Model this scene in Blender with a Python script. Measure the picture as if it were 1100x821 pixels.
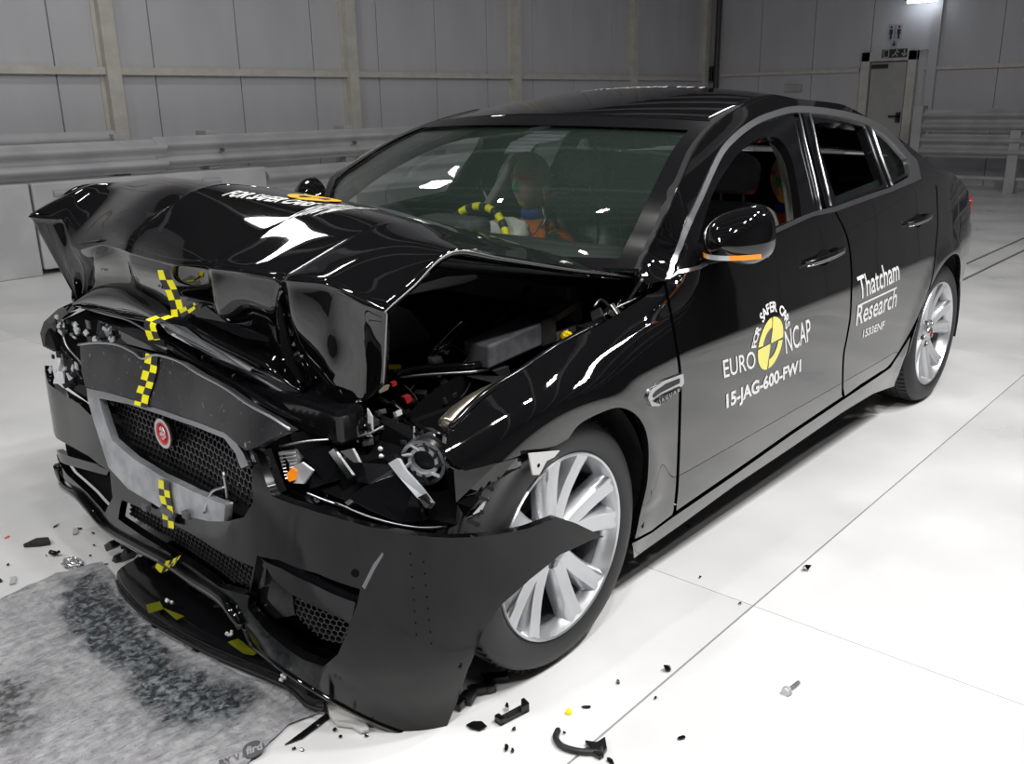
import bpy, bmesh, math, random
import numpy as np
from mathutils import Vector, Matrix
from mathutils.bvhtree import BVHTree
from mathutils.geometry import delaunay_2d_cdt
random.seed(7); rng = random.Random(11)
PI = math.pi
scene = bpy.context.scene
for o in list(bpy.data.objects): bpy.data.objects.remove(o)
COL = scene.collection

# ------------------------------------------------------------------ camera
CP = (1.6140, 2.1853, 1.4044); YAW, PIT, ROL, F = -2.41439, .296484, -.016922, 984.77
W, H = 1100, 821
FW = Vector((math.cos(PIT)*math.cos(YAW), math.cos(PIT)*math.sin(YAW), -math.sin(PIT)))
_r = FW.cross(Vector((0, 0, 1))).normalized(); _u = _r.cross(FW)
RT = _r*math.cos(ROL) + _u*math.sin(ROL); UP = -_r*math.sin(ROL) + _u*math.cos(ROL)
CAM = Vector(CP)
cd = bpy.data.cameras.new('camera'); cam = bpy.data.objects.new('camera', cd); COL.objects.link(cam)
m = Matrix((RT, UP, -FW)).transposed().to_4x4(); m.translation = CAM; cam.matrix_world = m
cd.sensor_fit = 'HORIZONTAL'; cd.sensor_width = 36; cd.lens = F/W*36; cd.clip_start = .05; cd.clip_end = 100
scene.camera = cam

# ------------------------------------------------------------------ world and exposure
w = bpy.data.worlds.new('world'); scene.world = w; w.use_nodes = True
w.node_tree.nodes['Background'].inputs[0].default_value = (.5, .55, .62, 1)
w.node_tree.nodes['Background'].inputs[1].default_value = .08
vs = scene.view_settings; vs.view_transform = 'Standard'; vs.look = 'None'; vs.gamma = 1
vs.use_curve_mapping = False; vs.exposure = 0.12

# ------------------------------------------------------------------ lamps of the hall (the glowing panels)
# x, y, size_x, size_y, watts
HALL_Z = 5.2
LAMPS = [(-1.5, 3.0, .4, .22, 112), (-.2, 3.4, .4, .22, 105), (.9, 2.7, .4, .22, 65), (-2.9, 2.6, .4, .22, 85), (-2.2, -4.75, .9, .5, 34), (.4, -2.4, .7, .1, 10),
         (2.1, .3, .8, .12, 34), (-5.0, 4.2, 1.0, .3, 70), (-7.6, -2.2, 1.2, .35, 30), (3.3, 2.7, .9, .4, 120), (5.2, -1.5, 1.0, .3, 165)]  # lamp over photographer added for engine bay light, last one strengthened for cabin
for i, (x, y, sx, sy, p) in enumerate(LAMPS):
    ld = bpy.data.lights.new('lamp_light', 'AREA'); ld.shape = 'RECTANGLE'; ld.size = sx; ld.size_y = sy
    ld.energy = p; ld.color = (1, .985, .96)
    lo = bpy.data.objects.new('lamp_light', ld); COL.objects.link(lo); lo.location = (x, y, HALL_Z - .03)

# ------------------------------------------------------------------ pixel rays onto planes / surfaces
def ray(px, py):
    return (FW + RT*((px - W/2)/F) + UP*((H/2 - py)/F)).normalized()
def un(px, py, ax, v):
    d = ray(px, py); i = 'xyz'.index(ax); return CAM + d*((v - CAM[i])/d[i])
def pj(P):
    d = Vector(P) - CAM; z = d.dot(FW); return (W/2 + F*d.dot(RT)/z, H/2 - F*d.dot(UP)/z)

# ------------------------------------------------------------------ materials
MATS = {}
def mat(name, col, rough=.5, metal=0, coat=0, emit=None, estr=1, spec=.5, alpha=None, trans=0):
    if name in MATS: return MATS[name]
    mt = bpy.data.materials.new(name); mt.use_nodes = True; b = mt.node_tree.nodes['Principled BSDF']
    b.inputs['Base Color'].default_value = (*col, 1); b.inputs['Roughness'].default_value = rough
    b.inputs['Metallic'].default_value = metal; b.inputs['Coat Weight'].default_value = coat
    b.inputs['Coat Roughness'].default_value = .02; b.inputs['Specular IOR Level'].default_value = spec
    b.inputs['Transmission Weight'].default_value = trans
    if emit: b.inputs['Emission Color'].default_value = (*emit, 1); b.inputs['Emission Strength'].default_value = estr
    MATS[name] = mt; return mt
def N(mt, t, **k):
    n = mt.node_tree.nodes.new(t)
    for a, v in k.items(): setattr(n, a, v)
    return n
def L(mt, a, b): mt.node_tree.links.new(a, b)
def noisy(mt, scale, c0, c1, lo=.35, hi=.65, detail=5, bump=0, bscale=None, rough=None, stretch=None):
    """colour noise between two tones, optional bump and roughness noise, object coordinates"""
    b = mt.node_tree.nodes['Principled BSDF']; tc = N(mt, 'ShaderNodeTexCoord'); mp = N(mt, 'ShaderNodeMapping')
    L(mt, tc.outputs['Object'], mp.inputs[0])
    if stretch: mp.inputs['Scale'].default_value = stretch
    n = N(mt, 'ShaderNodeTexNoise'); n.inputs['Scale'].default_value = scale; n.inputs['Detail'].default_value = detail
    L(mt, mp.outputs[0], n.inputs['Vector'])
    r = N(mt, 'ShaderNodeValToRGB'); r.color_ramp.elements[0].position = lo; r.color_ramp.elements[1].position = hi
    r.color_ramp.elements[0].color = (*c0, 1); r.color_ramp.elements[1].color = (*c1, 1)
    L(mt, n.outputs['Fac'], r.inputs[0]); L(mt, r.outputs[0], b.inputs['Base Color'])
    if bump:
        n2 = N(mt, 'ShaderNodeTexNoise'); n2.inputs['Scale'].default_value = bscale or scale*4; n2.inputs['Detail'].default_value = 4
        L(mt, mp.outputs[0], n2.inputs['Vector'])
        bp = N(mt, 'ShaderNodeBump'); bp.inputs['Strength'].default_value = bump; bp.inputs['Distance'].default_value = .01
        L(mt, n2.outputs['Fac'], bp.inputs['Height']); L(mt, bp.outputs[0], b.inputs['Normal'])
    if rough:
        mr = N(mt, 'ShaderNodeMapRange'); mr.inputs['To Min'].default_value = rough[0]; mr.inputs['To Max'].default_value = rough[1]
        mr.inputs['From Min'].default_value = .3; mr.inputs['From Max'].default_value = .7
        L(mt, n.outputs['Fac'], mr.inputs[0]); L(mt, mr.outputs[0], b.inputs['Roughness'])
    return mt
PAINT = mat('black_paint', (.0035, .0035, .004), .03, coat=.8, spec=.5)
PAINT_D = noisy(mat('dusty_black_paint', (.012, .012, .014), .2, spec=.32), 9, (.002, .002, .0025), (.007, .0072, .008), .4, .85, rough=(.05, .22))
GLOSSB = mat('gloss_black_plastic', (.006, .006, .007), .1, spec=.4)
PLAST = noisy(mat('black_plastic', (.012, .012, .013), .5), 30, (.008, .008, .009), (.018, .018, .02))
DARK = mat('dark_cavity', (.004, .004, .004), .9, spec=.1)
GREYBOX = noisy(mat('grey_bracket_plastic', (.09, .09, .1), .45), 40, (.075, .075, .085), (.11, .11, .12))
RUBBER = mat('rubber', (.018, .018, .02), .55)
RIMM = mat('silver_alloy', (.62, .63, .65), .28, metal=.75)
CHROME = mat('chrome', (.75, .76, .78), .12, metal=1)
SATIN = mat('satin_chrome', (.55, .56, .58), .3, metal=1)
BANDM = noisy(mat('scuffed_chrome', (.42, .43, .46), .35, metal=.6), 14, (.3, .31, .34), (.5, .51, .54))
STEEL = mat('steel', (.3, .3, .3), .35, metal=1)
BRASS = noisy(mat('weathered_chrome_tube', (.5, .45, .36), .25, metal=.9), 6, (.38, .33, .25), (.62, .58, .5))
LEATHER = noisy(mat('black_leather', (.09, .09, .095), .42), 60, (.13, .13, .137), (.17, .17, .18), bump=.15)
YEL = mat('yellow_tape', (.98, .9, .0), .5); BLK = mat('black_tape', (.02, .02, .022), .45)
GREENY = mat('olive_paint', (.2, .22, .01), .5)
WHITE = mat('white_vinyl', (.85, .85, .85), .5); YELV = mat('yellow_vinyl', (.93, .86, .22), .45)
ORANGE = noisy(mat('orange_cloth', (.9, .2, .02), .85), 25, (.8, .14, .01), (.95, .26, .03), bump=.3)
SKINM = noisy(mat('dummy_vinyl_skin', (.4, .27, .2), .5), 12, (.5, .34, .26), (.6, .43, .34))
REDM = mat('red_paint', (.75, .05, .05), .5); GRNM = mat('green_paint', (.03, .5, .13), .5); BLUEM = mat('blue_strap', (.04, .07, .4), .6)
AMBER = mat('amber_lens', (.95, .3, .02), .2, emit=(1, .25, 0), estr=.25)
REDL = mat('red_lamp_lens', (.4, .01, .01), .15)
CLEAR = mat('cracked_clear_plastic', (.55, .57, .6), .2, metal=.2)
def glassmat(name, tint, ior=1.5, haze=.02):
    mt = bpy.data.materials.new(name); mt.use_nodes = True; nt = mt.node_tree; nt.nodes.remove(nt.nodes['Principled BSDF'])
    out = nt.nodes['Material Output']; mx = N(mt, 'ShaderNodeMixShader'); fr = N(mt, 'ShaderNodeFresnel'); ge = N(mt, 'ShaderNodeNewGeometry'); mr = N(mt, 'ShaderNodeMapRange'); mr.inputs['To Min'].default_value = ior; mr.inputs['To Max'].default_value = 1/ior; L(mt, ge.outputs['Backfacing'], mr.inputs[0]); L(mt, mr.outputs[0], fr.inputs[0])
    t = N(mt, 'ShaderNodeBsdfTransparent'); t.inputs[0].default_value = (*tint, 1); g = N(mt, 'ShaderNodeBsdfGlossy'); g.inputs['Roughness'].default_value = .01
    df = N(mt, 'ShaderNodeBsdfDiffuse'); df.inputs[0].default_value = (.42, .62, .52, 1); mh = N(mt, 'ShaderNodeMixShader'); mh.inputs[0].default_value = haze; L(mt, t.outputs[0], mh.inputs[1]); L(mt, df.outputs[0], mh.inputs[2])  # green diffuse haze: dust film plus reflected light put into the colour
    L(mt, fr.outputs[0], mx.inputs[0]); L(mt, mh.outputs[0], mx.inputs[1]); L(mt, g.outputs[0], mx.inputs[2]); L(mt, mx.outputs[0], out.inputs[0])
    return mt
GLASS = glassmat('green_tinted_glass', (.965, .99, .98)); GLASSD = glassmat('dark_tinted_glass', (.45, .48, .48), haze=.01)

# ------------------------------------------------------------------ object helpers
LOC = {}
def setp(o, label=None, cat=None, group=None, kind=None):
    if label: o['label'] = label
    if cat: o['category'] = cat
    if group: o['group'] = group
    if kind: o['kind'] = kind
    return o
def thing(name, loc, label=None, cat=None, group=None, kind=None):
    o = bpy.data.objects.new(name, None); COL.objects.link(o); o.location = loc; o.empty_display_size = .1
    LOC[o] = Vector(loc); return setp(o, label, cat, group, kind)
def wloc(o): return LOC.get(o, Vector((0, 0, 0)))
def obj(name, verts, faces, mats, parent=None, smooth=False, fm=None, label=None, cat=None, group=None, kind=None, normals=None, recalc=False, autosm=None):
    """verts in world coordinates; origin goes to the base of the thing (top level) or the parent's origin"""
    if not isinstance(mats, (list, tuple)): mats = [mats]
    V = [Vector(v) for v in verts]
    mn = Vector([min(v[i] for v in V) for i in range(3)]); mx = Vector([max(v[i] for v in V) for i in range(3)])
    org = Vector(((mn.x+mx.x)/2, (mn.y+mx.y)/2, mn.z))
    me = bpy.data.meshes.new(name); me.from_pydata([v - org for v in V], [], faces)
    for mm in mats: me.materials.append(mm)
    if fm is not None: me.polygons.foreach_set('material_index', fm)
    if recalc:
        bm = bmesh.new(); bm.from_mesh(me); bmesh.ops.recalc_face_normals(bm, faces=bm.faces); bm.to_mesh(me); bm.free()
    me.validate(); me.update()
    if smooth:
        me.polygons.foreach_set('use_smooth', [True]*len(me.polygons))
        if autosm: me.set_sharp_from_angle(angle=math.radians(autosm))
    if normals is not None: me.normals_split_custom_set_from_vertices(normals)
    o = bpy.data.objects.new(name, me); COL.objects.link(o); LOC[o] = org
    if parent: o.parent = parent; o.location = org - wloc(parent)
    else: o.location = org
    return setp(o, label, cat, group, kind)
class MB:
    def __init__(s): s.v = []; s.f = []; s.m = []
    def add(s, v, f, mi=0):
        n = len(s.v); s.v += [Vector(a) for a in v]; s.f += [tuple(i+n for i in q) for q in f]; s.m += [mi]*len(f); return s
    def box(s, a, b, mi=0, rot=None, org=None):
        x0, y0, z0 = a; x1, y1, z1 = b
        v = [Vector(p) for p in ((x0,y0,z0),(x1,y0,z0),(x1,y1,z0),(x0,y1,z0),(x0,y0,z1),(x1,y0,z1),(x1,y1,z1),(x0,y1,z1))]
        if rot is not None: o_ = Vector(org); v = [rot @ (p-o_) + o_ for p in v]
        return s.add(v, [(0,3,2,1),(4,5,6,7),(0,1,5,4),(1,2,6,5),(2,3,7,6),(3,0,4,7)], mi)
    def tube(s, pts, r, n=8, mi=0, cap=True):
        pts = [Vector(p) for p in pts]; rs = r if isinstance(r, (list, tuple)) else [r]*len(pts)
        v = []; pn = None
        for i, p in enumerate(pts):
            t = (pts[min(i+1, len(pts)-1)] - pts[max(i-1, 0)]).normalized()
            if pn is None: pn = t.orthogonal().normalized()
            pn = (pn - t*pn.dot(t)).normalized(); b = t.cross(pn)
            for k in range(n): a = 2*PI*k/n; v.append(p + (pn*math.cos(a) + b*math.sin(a))*rs[i])
        f = [(i*n+k, i*n+(k+1) % n, (i+1)*n+(k+1) % n, (i+1)*n+k) for i in range(len(pts)-1) for k in range(n)]
        if cap: f += [tuple(range(n-1, -1, -1)), tuple(range((len(pts)-1)*n, len(pts)*n))]
        return s.add(v, f, mi)
    def prism(s, poly, d, mi=0):
        n = len(poly); d = Vector(d); v = [Vector(p) for p in poly] + [Vector(p)+d for p in poly]
        return s.add(v, [tuple(range(n-1, -1, -1)), tuple(range(n, 2*n))] + [(i, (i+1) % n, n+(i+1) % n, n+i) for i in range(n)], mi)
    def grid(s, P, mi=0, closed_u=False):
        nu, nv = len(P), len(P[0]); v = [p for r in P for p in r]
        f = [(i*nv+j, i*nv+j+1, ((i+1) % nu)*nv+j+1, ((i+1) % nu)*nv+j) for i in range(nu if closed_u else nu-1) for j in range(nv-1)]
        return s.add(v, f, mi)
    def lathe(s, prof, c, n=48, mi=0, ax='y'):
        """prof: (radius, offset along axis)"""
        P = []
        for k in range(n):
            a = 2*PI*k/n
            P.append([Vector((c[0]+r*math.cos(a), c[1]+h, c[2]+r*math.sin(a))) if ax == 'y' else Vector((c[0]+r*math.cos(a), c[1]+r*math.sin(a), c[2]+h)) for r, h in prof])
        return s.grid(P, mi, True)
    def obj(s, name, mats, parent=None, **k): return obj(name, s.v, s.f, mats, parent, fm=s.m, **k)
def bevel(o, wd=.005, seg=2, ang=40):
    md = o.modifiers.new('bevel', 'BEVEL'); md.width = wd; md.segments = seg; md.limit_method = 'ANGLE'; md.angle_limit = math.radians(ang); return o
def cr(pts, n=8, closed=False):
    """Catmull-Rom through points (tuples of any length)"""
    P = [np.array(p, float) for p in pts]; out = []; k = len(P)
    for i in range(k if closed else k-1):
        if closed: a, b, c, d = P[i-1], P[i], P[(i+1) % k], P[(i+2) % k]
        else: b, c = P[i], P[i+1]; a = P[i-1] if i else 2*b-c; d = P[i+2] if i+2 < k else 2*c-b
        for j in range(n):
            t = j/n; out.append(.5*(2*b + (c-a)*t + (2*a-5*b+4*c-d)*t*t + (3*b-a-3*c+d)*t**3))
    if not closed: out.append(P[-1])
    return [tuple(p) for p in out]
def crv(pts, n=8, closed=False): return [Vector(p) for p in cr(pts, n, closed)]
def grid_smooth(G, nu, nv):
    """control grid -> fine grid, Catmull-Rom both ways"""
    rows = [cr(r, nv) for r in G]; cols = list(zip(*rows)); cols = [cr(c, nu) for c in cols]
    return [[Vector(cols[j][i]) for j in range(len(cols))] for i in range(len(cols[0]))]

# ------------------------------------------------------------------ surfaces with (u, v) parameters
class Surf:
    def __init__(s, ev, u0, u1, v0, v1, nu, nv):
        s.ev = ev; s.us = np.linspace(u0, u1, nu); s.vs = np.linspace(v0, v1, nv); s.nv = nv
        s.P = [ev(u, v) for u in s.us for v in s.vs]
        s.F = [(i*nv+j, i*nv+j+1, (i+1)*nv+j+1, (i+1)*nv+j) for i in range(nu-1) for j in range(nv-1)]
        s.bvh = BVHTree.FromPolygons(s.P, s.F)
        s.A = np.array([tuple(p) for p in s.P]); s.pr = np.array([pj(p) for p in s.P])
    def hit(s, px, py):
        h, n, fi, d = s.bvh.ray_cast(CAM, ray(px, py))
        if h is None:
            k = int(np.argmin((s.pr[:, 0]-px)**2 + (s.pr[:, 1]-py)**2)); return (s.us[k//s.nv], s.vs[k % s.nv])
        i, j = divmod(fi, s.nv-1); a, b, c = s.P[i*s.nv+j], s.P[(i+1)*s.nv+j], s.P[i*s.nv+j+1]
        e1, e2, q = b-a, c-a, h-a
        g11, g12, g22 = e1.dot(e1), e1.dot(e2), e2.dot(e2); r1, r2 = q.dot(e1), q.dot(e2); D = g11*g22-g12*g12
        al, be = (r1*g22-r2*g12)/D, (r2*g11-r1*g12)/D
        return (s.us[i] + al*(s.us[i+1]-s.us[i]), s.vs[j] + be*(s.vs[j+1]-s.vs[j]))
    def hits(s, pts): return [s.hit(*p) for p in pts]
    def normal(s, u, v, e=.012):
        a = s.ev(u+e, v) - s.ev(u-e, v); b = s.ev(u, v+e) - s.ev(u, v-e); return a.cross(b).normalized()
def inside(p, poly):
    x, y = p; c = False; n = len(poly)
    for i in range(n):
        x1, y1 = poly[i]; x2, y2 = poly[i-1]
        if (y1 > y) != (y2 > y) and x < (x2-x1)*(y-y1)/(y2-y1)+x1: c = not c
    return c
def dens(poly, h, closed=True):
    out = []; n = len(poly)
    for i in range(n if closed else n-1):
        a, b = poly[i], poly[(i+1) % n]; k = max(1, int(math.hypot(b[0]-a[0], b[1]-a[1])/h))
        for j in range(k): out.append((a[0]+(b[0]-a[0])*j/k, a[1]+(b[1]-a[1])*j/k))
    return out
def panel(name, S, outl, mats, parent, holes=(), h=.035, t=.014, off=0., flip=1, side=1, out=None, smooth=True, rows=(), **k):
    """a sheet cut to an outline (uv) with holes on surface S; t = return flange depth, off = outward offset; side=-1 mirrors in y"""
    loops = [dens(outl, h*.7)] + [dens(q, h*.7) for q in holes]
    vs_, ed = [], []
    for lp in loops:
        n0 = len(vs_); vs_ += lp; ed += [(n0+i, n0+(i+1) % len(lp)) for i in range(len(lp))]
    us = [p[0] for p in loops[0]]; vv = [p[1] for p in loops[0]]
    lp0 = loops[0]; nb = np.array(vs_)
    for v in rows:
        u = min(us)
        while u < max(us):
            if inside((u, v), lp0) and not any(inside((u, v), q) for q in loops[1:]) and np.min((nb[:, 0]-u)**2+(nb[:, 1]-v)**2) > .006**2: vs_.append((u, v))
            u += h*.7
    u = min(us)+h/2; r = 0
    while u < max(us):
        v = min(vv) + h/2 + (r % 2)*h*.5
        while v < max(vv):
            if inside((u, v), lp0) and not any(inside((u, v), q) for q in loops[1:]) and np.min((nb[:, 0]-u)**2+(nb[:, 1]-v)**2) > (h*.45)**2 and not any(abs(v-q) < h*.3 for q in rows): vs_.append((u, v))
            v += h
        u += h*.87; r += 1
    cv, ce, cf, *_ = delaunay_2d_cdt([Vector(p) for p in vs_], ed, [], 0, 1e-6)
    tris = []
    for f in cf:
        c = (sum(cv[i].x for i in f)/3, sum(cv[i].y for i in f)/3)
        if inside(c, lp0) and not any(inside(c, q) for q in loops[1:]): tris.append(tuple(f))
    V, NN = [], []
    for p in cv:
        n = S.normal(p.x, p.y)*flip; V.append(S.ev(p.x, p.y) + n*off); NN.append(n)
    f0 = tris[0]; fn = (V[f0[1]]-V[f0[0]]).cross(V[f0[2]]-V[f0[0]])
    if fn.dot(NN[f0[0]]) < 0: tris = [q[::-1] for q in tris]
    cnt = {}
    for q in tris:
        for a, b in ((q[0], q[1]), (q[1], q[2]), (q[2], q[0])): cnt[(a, b)] = 1
    be = [(a, b) for a, b in cnt if (b, a) not in cnt]
    en = {}
    for a, b in be:
        o_ = (V[b]-V[a]).cross(NN[a]); o_ = o_.normalized() if o_.length > 1e-9 else Vector((0, 0, 1))
        for i in (a, b): en[i] = en.get(i, Vector((0, 0, 0))) + o_
    idx = {}
    faces = list(tris)
    for i, o_ in en.items():
        o_ = o_.normalized() if o_.length > 1e-6 else NN[i]; idx[i] = len(V)
        V += [V[i].copy(), V[i] - NN[i]*t]; NN += [o_, o_]
    for a, b in be: faces.append((idx[a], idx[a]+1, idx[b]+1, idx[b]))
    if side < 0:
        V = [Vector((p.x, -p.y, p.z)) for p in V]; NN = [Vector((p.x, -p.y, p.z)) for p in NN]; faces = [q[::-1] for q in faces]
    used = sorted({i for q in faces for i in q}); rm = {a: b for b, a in enumerate(used)}
    V = [V[i] for i in used]; NN = [NN[i] for i in used]; faces = [tuple(rm[i] for i in q) for q in faces]
    return obj(name, V, faces, mats, parent, smooth=smooth, normals=NN if smooth else None, **k)
def text_mesh(s, shear=0, bold=0, spacing=1):
    c = bpy.data.curves.new('t', 'FONT'); c.body = s; c.shear = shear; c.offset = bold; c.space_character = spacing; c.resolution_u = 3
    o = bpy.data.objects.new('t', c); COL.objects.link(o); bpy.context.view_layer.update()
    dg = bpy.context.evaluated_depsgraph_get(); me = bpy.data.meshes.new_from_object(o.evaluated_get(dg))
    v = [tuple(p.co) for p in me.vertices]; f = [tuple(p.vertices) for p in me.polygons]
    bpy.data.objects.remove(o); bpy.data.meshes.remove(me)
    return v, f
def refine(v, f, h):
    """cut long triangles of flat text so that it can bend with the panel"""
    bm = bmesh.new(); vv = [bm.verts.new(p) for p in v]
    for q in f:
        try: bm.faces.new([vv[i] for i in q])
        except ValueError: pass
    bmesh.ops.triangulate(bm, faces=bm.faces)
    for _ in range(3):
        e = [x for x in bm.edges if x.calc_length() > h]
        if e: bmesh.ops.subdivide_edges(bm, edges=e, cuts=1); bmesh.ops.triangulate(bm, faces=bm.faces)
    bm.verts.index_update(); r = ([tuple(x.co) for x in bm.verts], [tuple(x.index for x in g.verts) for g in bm.faces]); bm.free(); return r
# ================================================================== the hall
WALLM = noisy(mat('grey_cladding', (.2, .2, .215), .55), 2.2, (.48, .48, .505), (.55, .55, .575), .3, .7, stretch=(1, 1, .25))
BEIGE = noisy(mat('beige_steel', (.34, .32, .28), .55), 8, (.50, .485, .44), (.58, .565, .52))
RAILM = noisy(mat('pale_grey_steel', (.4, .4, .42), .5), 3, (.36, .36, .375), (.44, .44, .455), rough=(.4, .6))
BLOCKM = noisy(mat('white_barrier_paint', (.5, .5, .52), .55), 2.5, (.44, .44, .455), (.54, .54, .555), rough=(.4, .6))
FLOORM = noisy(mat('white_floor_paint', (.7, .7, .71), .35), 1.6, (.62, .625, .635), (.76, .76, .765), .3, .7, bump=.02, bscale=60, rough=(.25, .5), detail=9)
CEILM = mat('ceiling_sheet', (.06, .06, .065), .7)
sub = MB().box((-15, -7.2, -.3), (8, 9, -.05)).obj('floor', DARK, kind='structure')
slabs = [(-.085, .085), (.115, 1.138), (1.144, 4.2), (4.206, 9), (-4.0, -.115), (-7.2, -4.006)]
for (y0, y1) in slabs:
    xs = [-15, -10.6, -7.2, -3.9, -.592, 2.7, 8] if y1 - y0 > .5 else [-15, 8]
    for a, b in zip(xs, xs[1:]):
        MB().box((a+.0012, y0, -.05), (b-.0012, y1, 0)).obj('floor_slab', FLOORM, sub)
for y in (-.1, .1): MB().box((-15, y-.014, -.05), (8, y+.014, -.012)).obj('cable_slot', DARK, sub)

wl = MB().box((-15, -7.35, 0), (8, -7.12, HALL_Z+.3)).obj('wall_left', WALLM, kind='structure')
x = -14.4; i = 0
while x < 8:
    o = MB().box((x+.006, -7.125, 0), (x+.994, -7.09, HALL_Z+.3)).obj('wall_panel', WALLM, wl); bevel(o, .004, 1); x += 1.0
for x in (-14.3, -11.95, -8.95, -5.92, -2.92, .08, 3.08, 6.08):
    o = MB().box((x-.07, -7.09, 0), (x+.07, -6.99, HALL_Z+.3)).box((x-.11, -7.09, 0), (x+.11, -7.075, HALL_Z+.3)).obj('wall_post', BEIGE, wl)
for z in (1.76, 3.6):
    MB().box((-14.4, -7.09, z-.035), (8, -7.03, z+.035)).obj('wall_rail', BEIGE, wl)
wb = MB().box((-14.9, -7.3, 0), (-14.56, 9, HALL_Z+.3)).obj('wall_back', WALLM, kind='structure')
y = -7.05
while y < 9:
    if not (y > -4.3 and y < -3.3): MB().box((-14.565, y+.006, 0), (-14.53, min(y+.994, 9), HALL_Z+.3)).obj('wall_panel', WALLM, wb)
    else: MB().box((-14.565, y+.006, 2.1), (-14.53, y+.994, HALL_Z+.3)).obj('wall_panel', WALLM, wb)
    y += 1.0
for (a, b) in ((-7.0, -4.2), (-3.15, 9)): MB().box((-14.53, a, 1.79), (-14.48, b, 1.85)).obj('wall_rail', BEIGE, wb)
for y in (-3.02, 1.0, 5.0): MB().box((-14.53, y-.07, 0), (-14.45, y+.07, HALL_Z+.3)).obj('wall_post', WALLM, wb)
t = thing('electric_conduit', (-14.42, -6.86, 0), 'dark vertical pipe with small switch box in the far corner of the hall', 'pipe')
MB().tube([(-14.42, -6.86, 0), (-14.42, -6.86, HALL_Z)], .05, 10).obj('pipe', mat('dark_grey_steel', (.05, .05, .055), .5), t, smooth=True, autosm=40)
bevel(MB().box((-14.5, -7.06, 1.72), (-14.38, -6.93, 1.98)).obj('switch_box', PLAST, t), .01)
# far door
DOORM = noisy(mat('grey_door_paint', (.24, .24, .24), .5), 5, (.36, .36, .35), (.4, .4, .39))
d = thing('door_1', (-14.5, -3.7, 0), kind='structure')
bevel(MB().box((-14.54, -4.0, 0), (-14.49, -3.42, 1.93)).obj('door_leaf', DOORM, d), .006)
fr = MB().box((-14.55, -4.16, 0), (-14.45, -4.02, 2.1)).box((-14.55, -3.4, 0), (-14.45, -3.26, 2.1)).box((-14.55, -4.16, 1.95), (-14.45, -3.26, 2.1))
bevel(fr.obj('door_frame', BEIGE, d), .006)
MB().box((-14.49, -3.5, .98), (-14.43, -3.44, 1.14)).box((-14.46, -3.62, 1.06), (-14.43, -3.44, 1.09)).obj('door_handle', PLAST, d)
MB().box((-14.49, -3.98, 1.84), (-14.45, -3.72, 1.9)).obj('door_closer', PLAST, d)
def flat_on_x(x, y0, z0, s, hgt, mi, mb):
    v, f = text_mesh(s, bold=.01); wd = max(p[0] for p in v); 
    mb.add([(x, y0 + p[0]*hgt, z0 + p[1]*hgt) for p in v], f, mi)
SIGNW = mat('sign_pictogram_white', (.4, .4, .43), .5); SIGNB = mat('sign_dark_blue', (.02, .025, .06), .5); SIGNG = mat('sign_dark_green', (.012, .03, .022), .5)
s = thing('exit_sign', (-14.43, -3.62, 2.0), 'dark exit sign with running figure and arrow on frame above far door', 'sign')
MB().box((-14.449, -3.82, 2.0), (-14.43, -3.42, 2.13)).obj('sign_board', SIGNG, s)
pg = MB()
def strip(mb, pts, wd, x, mi=0):
    for a, b in zip(pts, pts[1:]):
        dy, dz = b[0]-a[0], b[1]-a[1]; l = math.hypot(dy, dz) or 1; ny, nz = -dz/l*wd/2, dy/l*wd/2
        mb.prism([(x, a[0]+ny, a[1]+nz), (x, b[0]+ny, b[1]+nz), (x, b[0]-ny, b[1]-nz), (x, a[0]-ny, a[1]-nz)], (.003, 0, 0), mi)
X = -14.43
strip(pg, [(-3.79, 2.01), (-3.79, 2.12), (-3.71, 2.12), (-3.71, 2.01), (-3.79, 2.01)], .012, X)
strip(pg, [(-3.65, 2.02), (-3.61, 2.055), (-3.59, 2.095), (-3.55, 2.075)], .018, X); strip(pg, [(-3.61, 2.055), (-3.57, 2.04), (-3.575, 2.015)], .016, X)
strip(pg, [(-3.585, 2.105), (-3.57, 2.118)], .02, X); strip(pg, [(-3.46, 2.12), (-3.46, 2.03)], .02, X); strip(pg, [(-3.5, 2.06), (-3.46, 2.02), (-3.43, 2.06)], .018, X)
pg.obj('pictogram', SIGNW, s, kind='stuff')
s = thing('toilet_sign', (-14.52, -3.66, 2.2), 'small toilet sign with two figures and arrow higher above far door', 'sign')
MB().box((-14.53, -3.78, 2.27), (-14.515, -3.56, 2.52)).box((-14.53, -3.72, 2.17), (-14.515, -3.62, 2.27)).obj('sign_board', SIGNW, s)
pg = MB(); X = -14.515
for yy in (-3.735, -3.61):
    strip(pg, [(yy, 2.29), (yy, 2.36)], .03, X); strip(pg, [(yy, 2.36), (yy, 2.44)], .055, X); strip(pg, [(yy, 2.455), (yy, 2.49)], .032, X)
strip(pg, [(-3.672, 2.29), (-3.672, 2.5)], .008, X); strip(pg, [(-3.67, 2.26), (-3.67, 2.2)], .02, X); strip(pg, [(-3.7, 2.22), (-3.67, 2.185), (-3.64, 2.22)], .016, X)
pg.obj('pictogram', SIGNB, s, kind='stuff')
s = thing('wall_lamp', (-14.4, -3.22, 2.8), 'lit white floodlight fixed high on wall beside far door', 'lamp')
bevel(MB().box((-14.56, -3.5, 2.84), (-14.3, -2.95, 3.05)).obj('housing', PLAST, s), .01)
MB().box((-14.32, -3.44, 2.80), (-14.27, -3.0, 2.95)).obj('lens', mat('lit_lens', (1, 1, 1), .5, emit=(.85, .92, 1), estr=14), s)
s = thing('junction_box', (-14.5, -5.42, 1.72), 'small grey socket box on back wall above dark car roof', 'box')
bevel(MB().box((-14.53, -5.5, 1.5), (-14.46, -5.2, 1.62)).obj('box', RAILM, s), .006)
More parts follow.
